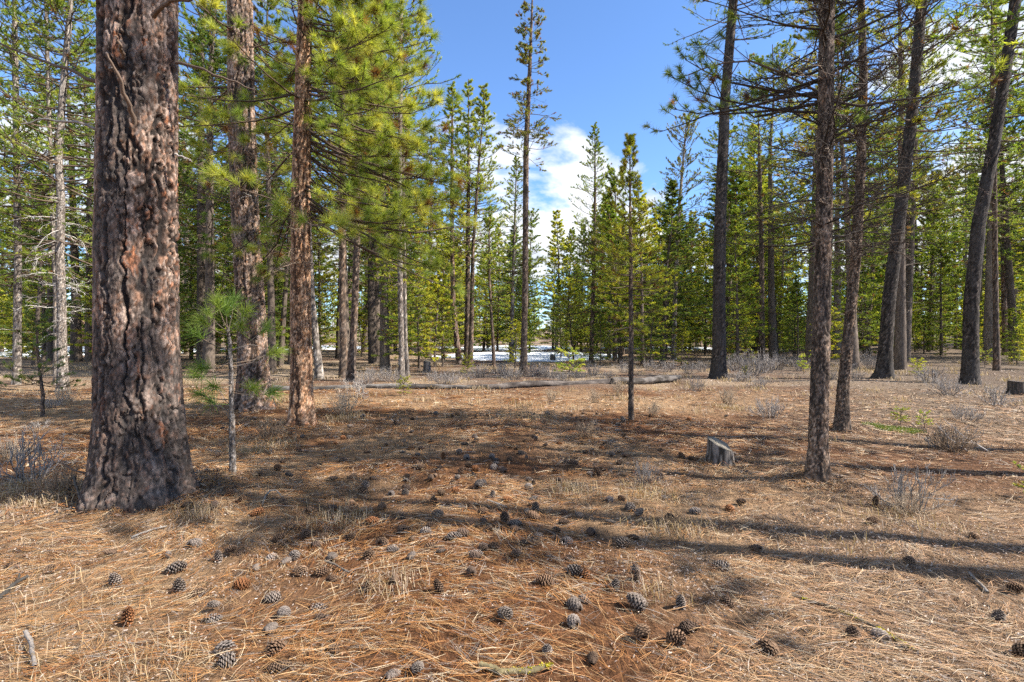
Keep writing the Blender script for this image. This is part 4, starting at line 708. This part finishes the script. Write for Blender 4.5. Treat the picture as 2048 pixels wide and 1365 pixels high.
def stick(label, pts, r0, r1, col, seed=0, lichen=None, cat='stick', side=()):
    r = np.random.default_rng(seed); W = np.array([ground_pt(x, y, z) for x, y, z in pts]); t = np.linspace(0, 1, len(W)); n = 26; tt = np.linspace(0, 1, n); P = np.stack([np.interp(tt, t, W[:, k]) for k in range(3)], 1); o = P[0].copy()
    P[:, :2] += np.cumsum(r.normal(0, r0 * 0.16, (n, 2)), 0); P[:, 2] += r0 * 0.7; rr = lerp(r0, r1, tt) * (1 + r.normal(0, 0.1, n)); V, Q = tubes(P[None] - o, rr[None], 8); g = Geo().add(V, Q, C=np.array(col)[None] * (0.6 + 0.8 * fbm(V * 40, 3, seed))[:, None])
    for s0, az, l in side:
        p = P[int(s0 * (n - 1))] - o; e = p + np.array([math.cos(az), math.sin(az), 0.15]) * l; g.add(*tubes(np.array([[p, (p + e) / 2 + r.normal(0, .005, 3), e]]), np.array([[r1, r1 * .8, r1 * .5]]), 5), C=col)
    e = bpy.data.objects.new('fallen_stick', None); COL.objects.link(e); e.location = o; tag(e, label, cat); obj('stem', g.mesh('stick', M_dead, True), e)
    if lichen:
        gl = Geo()
        for s0, w, cnt in lichen:
            for _ in range(cnt):
                q = np.clip(s0 + r.normal(0, w), 0, 1) * (n - 1); i = int(min(q, n - 2)); a = r.uniform(0, 6.28); d = np.array([math.cos(a) * .7, math.sin(a) * .7, abs(r.normal(0.6, .4))]); d /= np.linalg.norm(d); p = lerp(P[i], P[i + 1], q - i) - o + d * rr[i]
                s = r.uniform(0.003, 0.008); q3 = norm(r.normal(size=(6, 3))) * s; gl.add(p + q3, T=[[0, 1, 2], [2, 3, 4], [4, 5, 0], [1, 3, 5]], C=np.array([0.52, 0.46, 0.03]) * r.uniform(0.6, 1.3))
        obj('lichen', gl.mesh('lichen', M_leaf), e)['kind'] = 'stuff'
stick('dark fallen stick crusted with yellow lichen, lower right', [(1583, 1198, .012), (1660, 1222, .016), (1735, 1256, .014), (1790, 1285, .01), (1822, 1302, .006)], 0.008, 0.012, (0.09, 0.07, 0.05), 3, [(0.08, .02, 10), (0.35, .05, 20), (0.68, .05, 130), (0.9, .05, 50)])
stick('short mossy stick at the bottom edge', [(962, 1338, .01), (1000, 1352, .01), (1060, 1351, .012), (1112, 1338, .014)], 0.014, 0.012, (0.16, 0.13, 0.07), 5, [(0.6, .15, 30), (0.95, .04, 60)])
stick('black charred stick at the left edge', [(-5, 1205, .01), (30, 1182, .02), (66, 1164, .03)], 0.012, 0.008, (0.05, 0.045, 0.04), 7, side=((0.7, 2.2, .1),))
stick('grey curved stick near the lower left corner', [(52, 1288, .05), (60, 1310, .04), (72, 1345, .01)], 0.010, 0.008, (0.17, 0.15, 0.135), 9)
stick('pale curved root arching from the needles', [(524, 1012, .0), (530, 1000, .03), (540, 994, .05), (552, 992, .045), (566, 998, .01)], 0.008, 0.005, (0.22, 0.19, 0.155), 11)
stick('thin pale stick between the sapling and the cones', [(975, 1004, .01), (995, 1012, .012), (1012, 1019, .01)], 0.007, 0.004, (0.42, 0.36, 0.30), 13)
stick('short grey stick lying in the right-hand shade', [(1938, 1150, .01), (1960, 1172, .01), (1975, 1190, .01)], 0.006, 0.009, (0.24, 0.22, 0.20), 15)
stick('grey broken stick below the left pine cones', [(262, 1080, .01), (300, 1066, .012), (338, 1057, .012)], 0.008, 0.005, (0.26, 0.23, 0.20), 17)
stick('bent dark twig lying right of the left cone cluster', [(650, 1130, .02), (672, 1138, .02), (705, 1152, .01)], 0.007, 0.005, (0.13, 0.11, 0.09), 19)
stick('black stick leaning at the foot of the huge trunk', [(148, 990, .14), (155, 1008, .08), (164, 1030, .01)], 0.010, 0.007, (0.07, 0.06, 0.05), 21)
for k, (a, b, lab) in enumerate((((1908, 842), (1975, 905), 'longest bleached stick poking from the right dead shrub'), ((1890, 850), (1935, 905), 'second bleached stick poking from the right dead shrub'))):
    A, B = ground_pt(*b), px2g(b[0], b[1]); z = zat(a[1], B[1]); P = np.array([[0, 0, 0.02], [(xat(a[0], B[1]) - A[0]) * .5, 0.1, (z - A[2]) * .45], [xat(a[0], B[1]) - A[0], 0.15, z - A[2]]])
    e = tag(obj('fallen_stick', Geo().add(*tubes(P[None], np.array([[.008, .006, .003]]), 6), C=(0.5, 0.46, 0.43)).mesh('stick', M_dead, True), None, A), lab, 'stick')

# ------------------------------------------------------------------ pine cones
def cone_mesh(seed, L, R, open_, tipc, inc, name):
    r = np.random.default_rng(seed); g = Geo(); n = 84; t = np.linspace(0.0, 0.985, n); a = np.arange(n) * 2.39996
    prof = R * np.sin(np.pi * np.clip(0.16 + 0.80 * t, 0, 1)) ** 0.75; zc = L * t
    # core
    nz, nu = 9, 10; tt = np.linspace(0, 1, nz); rr = R * 0.55 * np.sin(np.pi * np.clip(0.08 + 0.88 * tt, 0, 1)) ** 0.7; th = np.arange(nu) * 2 * np.pi / nu; V = np.stack([np.outer(rr, np.cos(th)), np.outer(rr, np.sin(th)), np.repeat(tt[:, None] * L, nu, 1)], -1).reshape(-1, 3)
    i = np.arange(nz - 1)[:, None] * nu; k = np.arange(nu); Q = np.stack([i + k, i + (k + 1) % nu, i + nu + (k + 1) % nu, i + nu + k], -1).reshape(-1, 4); g.add(V, Q, C=inc)
    for q in range(n):
        ca, sa = math.cos(a[q]), math.sin(a[q]); out = np.array([ca, sa, 0]); tan = np.array([-sa, ca, 0]); up = np.array([0, 0, 1.0]); lift = open_ * (1 - 0.5 * t[q]) + r.normal(0, 0.08)
        d = norm(out * math.cos(1.1 - lift) + up * math.sin(1.1 - lift)); nrm = np.cross(tan, d); w = R * 0.30 * (0.55 + 0.6 * math.sin(math.pi * min(0.95, t[q] + 0.15))); ro = out * prof[q] * 0.45 + up * (zc[q] - L * 0.02); ln = prof[q] * 0.62 + L * 0.05
        tip = ro + d * ln; V = [ro - tan * w * .35, ro + tan * w * .35, tip - d * ln * .25 + tan * w, tip - d * ln * .25 - tan * w, tip + tan * w * .3, tip - tan * w * .3, tip - d * ln * .12 + nrm * w * -0.55, tip - d * ln * 0.2 + nrm * w * 0.35]
        tc = np.array(tipc) * r.uniform(0.75, 1.2); C = np.array([inc, inc, tc * .8, tc * .8, tc, tc, tc * 1.1, tc * .9])
        g.add(V, Q=[[0, 1, 2, 3]], T=[[2, 4, 7], [4, 5, 7], [5, 3, 7], [3, 2, 7], [2, 6, 4], [4, 6, 5], [5, 6, 3]], C=C)
    return g.mesh(name, M_cone)
CONES = {'grey': [cone_mesh(6, 0.085, 0.027, 0.35, (0.16, 0.13, 0.11), (0.04, 0.028, 0.022), 'cone_shut'), cone_mesh(1, 0.105, 0.036, 0.75, (0.175, 0.142, 0.12), (0.035, 0.024, 0.018), 'cone_grey'), cone_mesh(2, 0.095, 0.038, 0.95, (0.205, 0.17, 0.148), (0.045, 0.031, 0.024), 'cone_pale')],
         'brown': [cone_mesh(7, 0.07, 0.040, 1.15, (0.15, 0.095, 0.06), (0.035, 0.02, 0.014), 'cone_wide'), cone_mesh(8, 0.10, 0.028, 0.4, (0.14, 0.09, 0.06), (0.03, 0.018, 0.012), 'cone_slim'), cone_mesh(3, 0.10, 0.036, 0.85, (0.165, 0.10, 0.062), (0.038, 0.021, 0.014), 'cone_brown'), cone_mesh(4, 0.09, 0.034, 0.6, (0.12, 0.08, 0.058), (0.03, 0.019, 0.013), 'cone_dark')],
         'red': [cone_mesh(5, 0.095, 0.038, 1.05, (0.22, 0.095, 0.04), (0.07, 0.03, 0.013), 'cone_red')]}
c7 = [(810, 990, 'g'), (1215, 905, 'g'), (1220, 975, 'g'), (1205, 1065, 'g'), (1040, 1190, 'g'), (370, 1265, 'g'), (1400, 860, 'g'), (1525, 765, 'g'), (1522, 800, 'b'), (1280, 1265, 'b'), (1570, 975, 'g'), (1755, 950, 'g'), (1560, 1140, 'b'), (1695, 1115, 'b'), (490, 870, 'b'), (650, 795, 'b'), (1075, 835, 'b'), (1255, 790, 'r'), (1195, 695, 'b'), (1150, 765, 'g'), (625, 680, 'g'), (695, 645, 'b'), (790, 635, 'b'), (400, 630, 'b'), (320, 605, 'b'), (195, 660, 'g'), (100, 690, 'b'), (380, 560, 'g'), (365, 505, 'b'), (415, 515, 'b'), (630, 575, 'b'), (705, 545, 'b'), (1015, 580, 'g'), (1075, 545, 'b'), (1130, 610, 'g'), (1295, 575, 'b'), (1410, 620, 'g'), (1530, 590, 'b'), (1350, 505, 'g'), (1240, 480, 'g'), (1000, 490, 'b'), (925, 465, 'g'), (980, 445, 'g'), (1140, 450, 'b'), (1360, 390, 'g'), (850, 390, 'r'), (675, 325, 'g'), (755, 365, 'g'), (635, 430, 'b'), (510, 400, 'b'), (430, 395, 'b'), (545, 340, 'r'), (500, 360, 'b'), (70, 345, 'b'), (1350, 220, 'b'), (1325, 245, 'b'), (1290, 245, 'g'), (930, 160, 'g'), (960, 50, 'b'), (780, 215, 'g'), (190, 1345, 'g'), (310, 715, 'g'), (80, 310, 'g'), (580, 240, 'b'), (95, 850, 'b'), (230, 830, 'b'), (1820, 1060, 'b'), (1640, 120, 'b'), (690, 700, 'b')]
c6 = [(885, 670, 'g'), (245, 755, 'b'), (35, 750, 'b'), (620, 680, 'b'), (1160, 705, 'g'), (1200, 665, 'b'), (1490, 730, 'g'), (1520, 525, 'b'), (1650, 640, 'b'), (1760, 710, 'g'), (1290, 770, 'b'), (1345, 765, 'g'), (880, 770, 'g'), (630, 830, 'g'), (955, 870, 'g'), (1035, 880, 'b'), (1320, 850, 'r'), (1490, 905, 'g'), (1160, 955, 'g'), (1640, 965, 'g'), (1510, 1020, 'g'), (1690, 1010, 'b'), (1400, 1110, 'g'), (1180, 1180, 'g'), (1250, 1240, 'g'), (1490, 1170, 'b'), (1545, 1260, 'b'), (1080, 1035, 'g'), (670, 1030, 'r'), (1280, 385, 'b'), (1490, 390, 'b'), (1595, 760, 'b'), (1740, 820, 'b'), (1670, 790, 'b'), (1750, 1150, 'b')]
c8 = [(260, 905, 'b'), (130, 1070, 'b'), (515, 1180, 'b'), (1755, 860, 'b'), (1700, 1030, 'g'), (1810, 1190, 'b'), (1120, 1140, 'g'), (1580, 570, 'b'), (1025, 505, 'b'), (1060, 405, 'b'), (325, 400, 'b'), (285, 425, 'r'), (450, 660, 'b'), (1250, 700, 'b'), (290, 745, 'g'), (940, 1120, 'b'), (100, 185, 'b')]
KN = {'g': 'grey', 'b': 'brown', 'r': 'red'}
COLW = {'grey': 'grey weathered', 'brown': 'dark brown', 'red': 'reddish-brown'}
NAMED = {('7', 0): 'grey pine cone on its side, left of the stacked pair of cones', ('7', 1): 'grey pine cone touching the one below it in bright litter', ('7', 2): 'plump grey pine cone lying just below another grey cone', ('7', 4): 'long grey pine cone tilted down above the mossy bottom stick', ('7', 5): 'big grey pine cone left of the mossy stick at bottom edge', ('7', 6): 'whitish pine cone left of the upright brown cone', ('7', 8): 'brown pine cone standing upright against a grey one', ('7', 9): 'brown pine cone right of the mossy stick at bottom edge', ('7', 11): 'pale open pine cone above the two dark foreground cones', ('7', 17): 'small rust-red pine cone standing amid the foreground needles', ('7', 60): 'grey pine cone cut by the bottom edge of the picture',
         ('6', 0): 'large brown pine cone alone below the huge trunk', ('6', 1): 'dark pine cone at the left near the black stick', ('6', 2): 'dark pine cone cut by the left edge', ('6', 23): 'large grey pine cone in the lower left cluster', ('6', 26): 'brown pine cone showing its round base at lower left', ('6', 16): 'orange-brown open pine cone among the grey left cones', ('6', 28): 'orange broken pine cone in the shaded lower left',
         ('8', 0): 'dark pine cone left of the lichen stick', ('8', 3): 'long dark pine cone near the right edge in shade', ('8', 4): 'grey pine cone half buried at lower right', ('8', 5): 'brown pine cone at the lower right edge', ('8', 6): 'grey pine cone touching the lower end of the lichen stick', ('8', 9): 'pointed brown pine cone beside the right dead shrub', ('8', 16): 'dark pine cone lying left of the slanting stump'}
cone_at = []
def put_cone(x, y, kind, label, s=1.0, pose=None):
    r = random.random(); me = random.choice(CONES[kind]); z = gz1(x, y); az = random.uniform(0, 6.28)
    upright = (r < 0.12) if pose is None else pose == 'up'
    if upright: rot = (random.gauss(0, 0.25), random.gauss(0, 0.25), az); zz = z - 0.012
    else: rot = (math.radians(90) + random.gauss(0.05, 0.2), 0, az); zz = z + random.uniform(0.014, 0.034) * s
    o = obj('pine_cone', me, None, (x, y, zz), rot, (s * random.uniform(0.85, 1.15), s * (random.uniform(0.6, 1.1)), s * random.uniform(0.8, 1.1))); tag(o, label or ('%s pine cone %s on the brown needle litter' % (COLW[kind], 'standing upright' if upright else 'lying on its side')), 'pine cone', 'pine cones scattered over the clearing'); cone_at.append((x, y))
def place_cones():
    for tagc, L, ox in (('7', c7, 700.0), ('6', c6, 0.0), ('8', c8, 1350.0)):
        for i, (zx, zy, k) in enumerate(L):
            x, y = px2g(ox + zx * 0.3774, 850 + zy * 0.3774 + 8); put_cone(x, y, KN[k], NAMED.get((tagc, i)), random.uniform(0.78, 1.05), 'up' if (tagc, i) in (('7', 8), ('7', 17), ('8', 9)) else None)
    n = 0
    for _ in range(4000):
        if n >= 195: break
        px, py = random.gauss(960, 300), 828 + 290 * random.random() ** 1.25
        if not (330 < px < 1500) or (px > 1250 and random.random() < 0.6): continue
        x, y = px2g(px, py)
        if any((x - a) ** 2 + (y - b) ** 2 < 0.012 for a, b in cone_at): continue
        put_cone(x, y, random.choices(['grey', 'brown', 'red'], [0.3, 0.62, 0.08])[0], None, random.uniform(0.72, 1.05)); n += 1
place_cones()

# ------------------------------------------------------------------ shrubs and grass
def shrub_geo(seed, n, h, w, col, sub=4, lean=0.5, curl=0.35, rb=0.004, leaf=None, tips=None):
    r = np.random.default_rng(seed); a = r.random(n) * 2 * np.pi; base = np.stack([np.cos(a), np.sin(a), np.zeros(n)], 1) * (w * 0.16 * np.sqrt(r.random(n)))[:, None]; L = h * r.uniform(0.5, 1.15, n); el = np.clip(np.pi / 2 - np.abs(r.normal(0, lean, n)), 0.15, 1.57)
    P = limb_paths(r, base, a + r.normal(0, 0.4, n), L, el, r.normal(0.1, curl, n), 6, curl * 0.5); g = Geo(); c = np.array(col)[None] * r.uniform(0.6, 1.4, (n, 1)); g.add(*tubes(P, np.full((n, 1), rb) * np.linspace(1, 0.35, 6)[None], 3), C=np.repeat(c, 18, 0))
    S, D, ln = twig_set(r, P, L, sub, 0.25, 0.5, up=(0.1, 0.9), ang=(0.2, 0.8), tip=False); m = len(S); P2 = limb_paths(r, S, np.arctan2(D[:, 1], D[:, 0]), ln, np.arcsin(np.clip(D[:, 2], -1, 1)), r.normal(0.2, curl, m), 4, curl * 0.6)
    c2 = np.array(tips or col)[None] * r.uniform(0.7, 1.4, (m, 1)); g.add(*tubes(P2, np.full((m, 1), rb * 0.55) * np.linspace(1, 0.4, 4)[None], 3), C=np.repeat(c2, 12, 0))
    S, D, l3 = twig_set(r, P2, ln, 3, 0.3, 0.5, up=(0.0, 0.8), ang=(0.2, 0.9), tip=False); P3 = np.stack([S, S + D * l3[:, None]], 1); q = len(S); g.add(*tubes(P3, np.full((q, 1), rb * 0.4) * np.array([[1, 0.5]]), 3), C=np.repeat(np.array(tips or col)[None] * r.uniform(0.7, 1.5, (q, 1)), 6, 0))
    return g
SAGE = [shrub_geo(s, 46, 0.42, 0.7, (0.17, 0.148, 0.135), tips=(0.27, 0.245, 0.23), lean=0.75, sub=6).mesh('sagebrush', M_twig) for s in (1, 2, 3)]
STRAW = [shrub_geo(s, 60, 0.42, 0.5, (0.29, 0.22, 0.15), tips=(0.39, 0.315, 0.235), lean=0.45, sub=5, rb=0.003).mesh('dry_bush', M_twig) for s in (4, 5)]
BROWNB = [shrub_geo(s, 60, 0.36, 0.6, (0.16, 0.11, 0.075), tips=(0.26, 0.19, 0.13), lean=0.6, sub=6, rb=0.0035).mesh('brown_bush', M_twig) for s in (6, 7)]
TANGLE = [shrub_geo(s, 26, 0.55, 0.6, (0.26, 0.23, 0.21), tips=(0.33, 0.30, 0.275), lean=0.7, sub=5, curl=0.7, rb=0.006).mesh('dead_bush', M_twig) for s in (8, 9)]
def bush(kind, px, py, wpx, label, name='dry_shrub', group=None, hs=1.0):
    x, y = px2g(px, py); s = wpx / F * y / 0.9; o = obj(name, random.choice(kind), None, (x, y, gz1(x, y) - 0.01), (0, 0, random.uniform(0, 6.28)), (s, s, s * hs)); return tag(o, label, 'shrub', group)
for kind, px, py, w, hs, lab in (
    (TANGLE, 62, 965, 210, 0.8, 'grey tangled dead shrub left of the huge trunk'), (BROWNB, 120, 985, 150, 0.7, 'dark brown twiggy shrub at the huge trunk foot'), (STRAW, 20, 925, 130, 0.8, 'pale straw shrub at the left edge'), (BROWNB, 538, 878, 105, 0.9, 'dark brown shrub between the sapling and the slim orange ponderosa'),
    (STRAW, 690, 832, 130, 0.8, 'pale dry shrub just right of the slim orange ponderosa'), (BROWNB, 1172, 876, 100, 0.8, 'brown low shrub left of the thin young pine'), (SAGE, 1292, 968, 95, 1.1, 'pale grey shrub left of the slanting stump'), (BROWNB, 1352, 1058, 100, 0.8, 'small brown shrub in front of the slanting stump'),
    (STRAW, 1455, 812, 85, 0.9, 'pale straw shrub behind the slanting stump'), (SAGE, 1540, 836, 120, 0.7, 'wide grey shrub left of the nearest slender right trunk'), (STRAW, 1308, 832, 60, 1.0, 'small dry shrub right of the thin young pine'), (STRAW, 1238, 792, 70, 1.0, 'dry shrub just left of the thin young pine'), (STRAW, 1104, 805, 50, 1.0, 'small straw shrub before the dark fallen log'), (STRAW, 1190, 806, 60, 0.9, 'low straw shrub before the log left of the young pine'),
    (TANGLE, 1822, 1022, 190, 0.9, 'sprawling dead shrub beyond the lichen stick at right'), (STRAW, 1815, 1030, 150, 0.6, 'dry straw shrub under the sprawling dead shrub'), (BROWNB, 1900, 902, 150, 0.7, 'brown shrub pierced by bleached sticks'), (TANGLE, 1905, 900, 130, 0.7, 'grey dead shrub among the bleached sticks'), (SAGE, 1930, 842, 110, 0.6, 'low grey shrub in front of the stoutest black trunk'), (TANGLE, 1990, 812, 110, 0.7, 'grey dead shrub right of the stoutest black trunk'), (SAGE, 1900, 790, 110, 0.7, 'grey shrub left of the stoutest black trunk foot'),
    (SAGE, 1862, 765, 90, 0.8, 'grey shrub right of the thick blackened trunk'), (TANGLE, 712, 795, 90, 0.8, 'curly bleached dead branches before the silvery log'), (STRAW, 130, 812, 80, 1.0, 'straw shrub at the foot of the pale bent trunk'), (SAGE, 105, 816, 60, 0.7, 'low grey shrub beside the dark crooked sapling'), (TANGLE, 75, 860, 70, 0.5, 'small pale dead branch below the crooked sapling'),
    (STRAW, 1032, 732, 26, 0.8, 'reddish dead bush at the snow edge')):
    bush(kind, px, py, w, lab, 'dry_shrub', None, hs)
SHZ = [(690, 800, 'behind the silvery log'), (800, 1000, 'behind the middle of the fallen logs'), (1000, 1140, 'around the foot of the tall lone pine'), (1140, 1260, 'behind the dark log left of the young pine'), (1260, 1420, 'behind the log end'), (1420, 1560, 'right of the dark straight trunk'), (1560, 1760, 'behind the two slender right trunks')]
SL = []
for (px, py, w) in ((735, 768, 70), (770, 762, 70), (795, 765, 60), (742, 752, 50), (885, 771, 75), (865, 762, 50), (905, 768, 60), (960, 756, 65), (935, 760, 45), (1010, 756, 70), (1000, 748, 50), (1030, 760, 60), (1068, 753, 60), (1098, 757, 70), (1122, 764, 60), (1085, 748, 50), (1150, 756, 55), (1185, 752, 60), (1215, 757, 50), (1250, 746, 60), (1300, 742, 60), (1335, 744, 60), (1375, 748, 60), (1405, 744, 55), (1395, 782, 60),
                    (1475, 742, 80), (1505, 752, 110), (1530, 746, 90), (1555, 740, 80), (1482, 764, 70), (1520, 775, 60), (1580, 728, 60), (1470, 728, 60), (1600, 742, 60), (1690, 742, 60), (1730, 724, 60), (1715, 760, 50), (1740, 738, 60), (1660, 760, 50), (1560, 716, 50)):
    SL.append((px, bush(SAGE, px, py, w, '', 'sagebrush', 'grey sagebrush around the clearing', random.uniform(0.7, 1.0))))
for a, b, z in SHZ:
    L = sorted([q for q in SL if a <= q[0] < b], key=lambda q: q[0])
    for i, (px, o) in enumerate(L): o['label'] = '%s grey sagebrush %s%s' % (ORD[i], z, '' if i == 0 else ', counted from left')
def dry_grass():
    r = np.random.default_rng(61); g = Geo(); spots = [(685, 1040, .30, 240), (400, 1032, .2, 150), (1140, 985, .28, 260), (1300, 990, .3, 260), (1345, 1062, .28, 240), (60, 1250, .5, 110), (170, 1230, .4, 50), (30, 1330, .4, 90), (690, 838, .5, 420), (1460, 818, .4, 260), (300, 1330, .3, 200), (1800, 1045, .5, 200), (500, 905, .25, 160), (20, 985, .4, 350), (110, 1000, .35, 300), (1310, 1190, .2, 60), (1640, 880, .3, 120), (1680, 1090, .3, 60), (780, 1180, .25, 160), (560, 890, .3, 160), (1250, 800, .4, 200)]
    px_ = []
    for x, y, s, n in spots:
        X, Y = px2g(x, y); px_.append((X, Y, s, n, 0.13))
    for _ in range(330):
        d = math.sqrt(random.uniform(8.5 ** 2, 30 ** 2)); x = random.uniform(-1, 1) * d; px_.append((x, d, 0.3, 26, 0.16 + 0.004 * d))
    for X, Y, s, n, hh in px_:
        x = X + r.normal(0, s * 0.5, n); y = Y + r.normal(0, s * 0.5, n); z = gz(x, y); a = r.random(n) * 6.283; l = hh * r.uniform(0.4, 1.2, n); le = r.uniform(0.25, 1.3, n)[:, None]; d = np.stack([np.cos(a), np.sin(a), a * 0], 1); w = (0.0008 + 0.0003 * Y) * r.uniform(0.7, 1.3, n)[:, None]; sd = np.stack([-np.sin(a), np.cos(a), a * 0], 1) * w; p = np.stack([x, y, z], 1); up = np.array([0, 0, 1.0])
        m = p + l[:, None] * (d * le * 0.3 + up * 0.55); e = p + l[:, None] * (d * le + up * (0.95 - 0.6 * le)); V = np.stack([p - sd, p + sd, m + sd * .8, m - sd * .8, e], 1).reshape(-1, 3); b = np.arange(n)[:, None] * 5
        pal = np.array([[0.40, 0.29, 0.16], [0.36, 0.27, 0.18], [0.29, 0.23, 0.18], [0.46, 0.36, 0.24]])[r.choice(4, n)] * r.uniform(0.75, 1.15, (n, 1)); g.add(V, b + np.array([[0, 1, 2, 3]]), b + np.array([[3, 2, 4]]), np.repeat(pal, 5, 0))
    tag(obj('dry_grass', g.mesh('dry_grass', M_grass)), 'bleached dry grass growing in thin tufts over the clearing', 'grass', kind='stuff')
dry_grass()
def mat_patch(px, py, w, h, n, label, name, seed):
    r = np.random.default_rng(seed); X, Y = px2g(px, py); sx = w / F * Y / 2; sy = sx * 0.8; a = r.random(n) * 6.283; q = np.sqrt(r.random(n)); x = X + sx * q * np.cos(a); y = Y + sy * q * np.sin(a); z = gz(x, y) + r.uniform(0.0, h, n); d = norm(r.normal(size=(n, 3)) + np.array([0, 0, .6])) * r.uniform(.012, .03, (n, 1)); s = norm(np.cross(d, r.normal(size=(n, 3)))) * .007; p = np.stack([x, y, z], 1)
    c = np.array([[0.09, 0.15, 0.03], [0.14, 0.19, 0.035], [0.2, 0.22, 0.05]])[r.choice(3, n)]; g = Geo().add(np.stack([p, p + d * .5 + s, p + d, p + d * .5 - s], 1).reshape(-1, 3) - np.array([X, Y, gz1(X, Y)]), np.arange(n * 4).reshape(n, 4), C=np.repeat(c, 4, 0)); tag(obj(name, g.mesh(name, M_leaf), None, (X, Y, gz1(X, Y))), label, 'plant')
mat_patch(1800, 862, 90, 0.03, 1500, 'flat green creeping plant right of the slender trunks', 'creeping_plant', 3)
mat_patch(1745, 1 + 850, 40, 0.03, 260, 'small green creeping plant by the slender curved trunk', 'creeping_plant', 4)
for k, (px, py, lab) in enumerate(((1800, 850, 'green sprig above the flat creeping plant'), (1850, 858, 'second green sprig right of the creeping plant'))):
    x, y = px2g(px, py); stand(SEED[1], x, y, 0.26, 'pine_seedling', lab, None, 'seedling')

# ------------------------------------------------------------------ things glimpsed through the trees
def box(g, x0, x1, y0, y1, z0, z1, C):
    V = [(x, y, z) for z in (z0, z1) for y in (y0, y1) for x in (x0, x1)]; return g.add(V, Q=[[0, 2, 3, 1], [4, 5, 7, 6], [0, 1, 5, 4], [2, 6, 7, 3], [0, 4, 6, 2], [1, 3, 7, 5]], C=C)
def cabin(label, px, d, W, D, Hw, wallc, roofc, rot=0.0):
    x = xat(px, d); z = gz1(x, d); e = bpy.data.objects.new('cabin', None); COL.objects.link(e); e.location = (x, d, z - 0.1); e.rotation_euler = (0, 0, rot); tag(e, label, 'cabin')
    w = obj('wall', box(Geo(), -W / 2, W / 2, 0, D, 0, Hw, wallc).mesh('cabin_wall', M_paint), e); n = int(Hw / 0.22)
    for k in range(n): obj('board', box(Geo(), -W / 2 - .02, W / 2 + .02, -.035, -.002, k * 0.22 + .01, k * 0.22 + .205, np.array(wallc) * random.uniform(.85, 1.15)).mesh('board', M_paint), w)
    g = Geo(); o = 0.5; r = D * 0.32
    g.add([(-W / 2 - o, -o, Hw - .12), (W / 2 + o, -o, Hw - .12), (W / 2 + o, D / 2, Hw + r), (-W / 2 - o, D / 2, Hw + r), (-W / 2 - o, D + o, Hw - .12), (W / 2 + o, D + o, Hw - .12), (-W / 2 - o, -o, Hw - .25), (W / 2 + o, -o, Hw - .25), (W / 2 + o, D + o, Hw - .25), (-W / 2 - o, D + o, Hw - .25)], Q=[[0, 1, 2, 3], [3, 2, 5, 4], [6, 7, 1, 0], [9, 6, 7, 8], [4, 5, 8, 9]], T=[[0, 3, 4], [1, 5, 2]], C=roofc); obj('roof', g.mesh('cabin_roof', M_paint), e)
    for q in (-0.28, 0.22):
        f = obj('window', box(Geo(), q * W - .6, q * W + .6, -.09, -.04, 0.9, 1.9, (0.5, 0.47, 0.43)).mesh('window_frame', M_paint), e); obj('pane', box(Geo(), q * W - .5, q * W + .5, -.10, -.093, 1.0, 1.8, (0.03, 0.035, 0.04)).mesh('window_pane', M_paint), f)
cabin('dark red cabin glimpsed between the nearest slender trunks', 1630, 76, 12.5, 7, 2.5, (0.20, 0.065, 0.045), (0.16, 0.08, 0.06), 0.1)
cabin('brown cabin with pinkish roof hidden behind the left pines', 120, 84, 11, 7, 2.6, (0.16, 0.09, 0.055), (0.36, 0.2, 0.17), -0.2)
def trailer():
    d = 58.0; x = xat(1504, d); z = gz1(x, d); e = bpy.data.objects.new('utility_trailer', None); COL.objects.link(e); e.location = (x, d, z); e.rotation_euler = (0, 0, 0.15); tag(e, 'small brown trailer with white top right of the dark straight trunk', 'trailer')
    obj('body', box(box(Geo(), -.95, .95, 0, 1.3, .45, .95, (0.28, 0.13, 0.07)), -1.7, -.96, .6, .7, .45, .52, (0.08, 0.08, 0.08)).mesh('trailer_body', M_paint), e); obj('cover', box(Geo(), -1.05, 1.05, -.08, 1.38, .953, 1.05, (0.72, 0.75, 0.8)).mesh('trailer_cover', M_paint), e)
    for sx in (-.05, 1.36):
        th = np.arange(16) * 2 * np.pi / 16; V = np.concatenate([np.stack([.3 * np.cos(th), th * 0 + o, .3 + .3 * np.sin(th)], 1) for o in (-.1, .1)] + [[[0, -.1, .3], [0, .1, .3]]]); k = np.arange(16); Q = np.stack([k, (k + 1) % 16, 16 + (k + 1) % 16, 16 + k], 1); T = np.concatenate([np.stack([k, (k + 1) % 16, k * 0 + 32], 1), np.stack([16 + k, 16 + (k + 1) % 16, k * 0 + 33], 1)])
        obj('wheel', Geo().add(V, Q, T, C=(0.03, 0.03, 0.03)).mesh('wheel', M_paint), e, (.1, sx, 0))
trailer()
def woodpile():
    d = 60.0; x = xat(1880, d); z = gz1(x, d); e = bpy.data.objects.new('woodpile', None); COL.objects.link(e); e.location = (x, d, z); e.rotation_euler = (0, 0, 0.1); tag(e, 'low dark stack of cut logs behind the pale leaning trunk', 'woodpile')
    me = [log_geo((0, 0, 0), (0, 1.1, 0), .12, .11, s, nu=9, n=5, col=((0.12, 0.10, 0.085), (0.06, 0.05, 0.045))).mesh('pile_log', M_dead, True) for s in (1, 2)]
    for row in range(3):
        for k in range(9 - row): obj('log', random.choice(me), e, (-1.1 + k * .25 + row * .125, random.uniform(-.06, .06), row * .2))
woodpile()
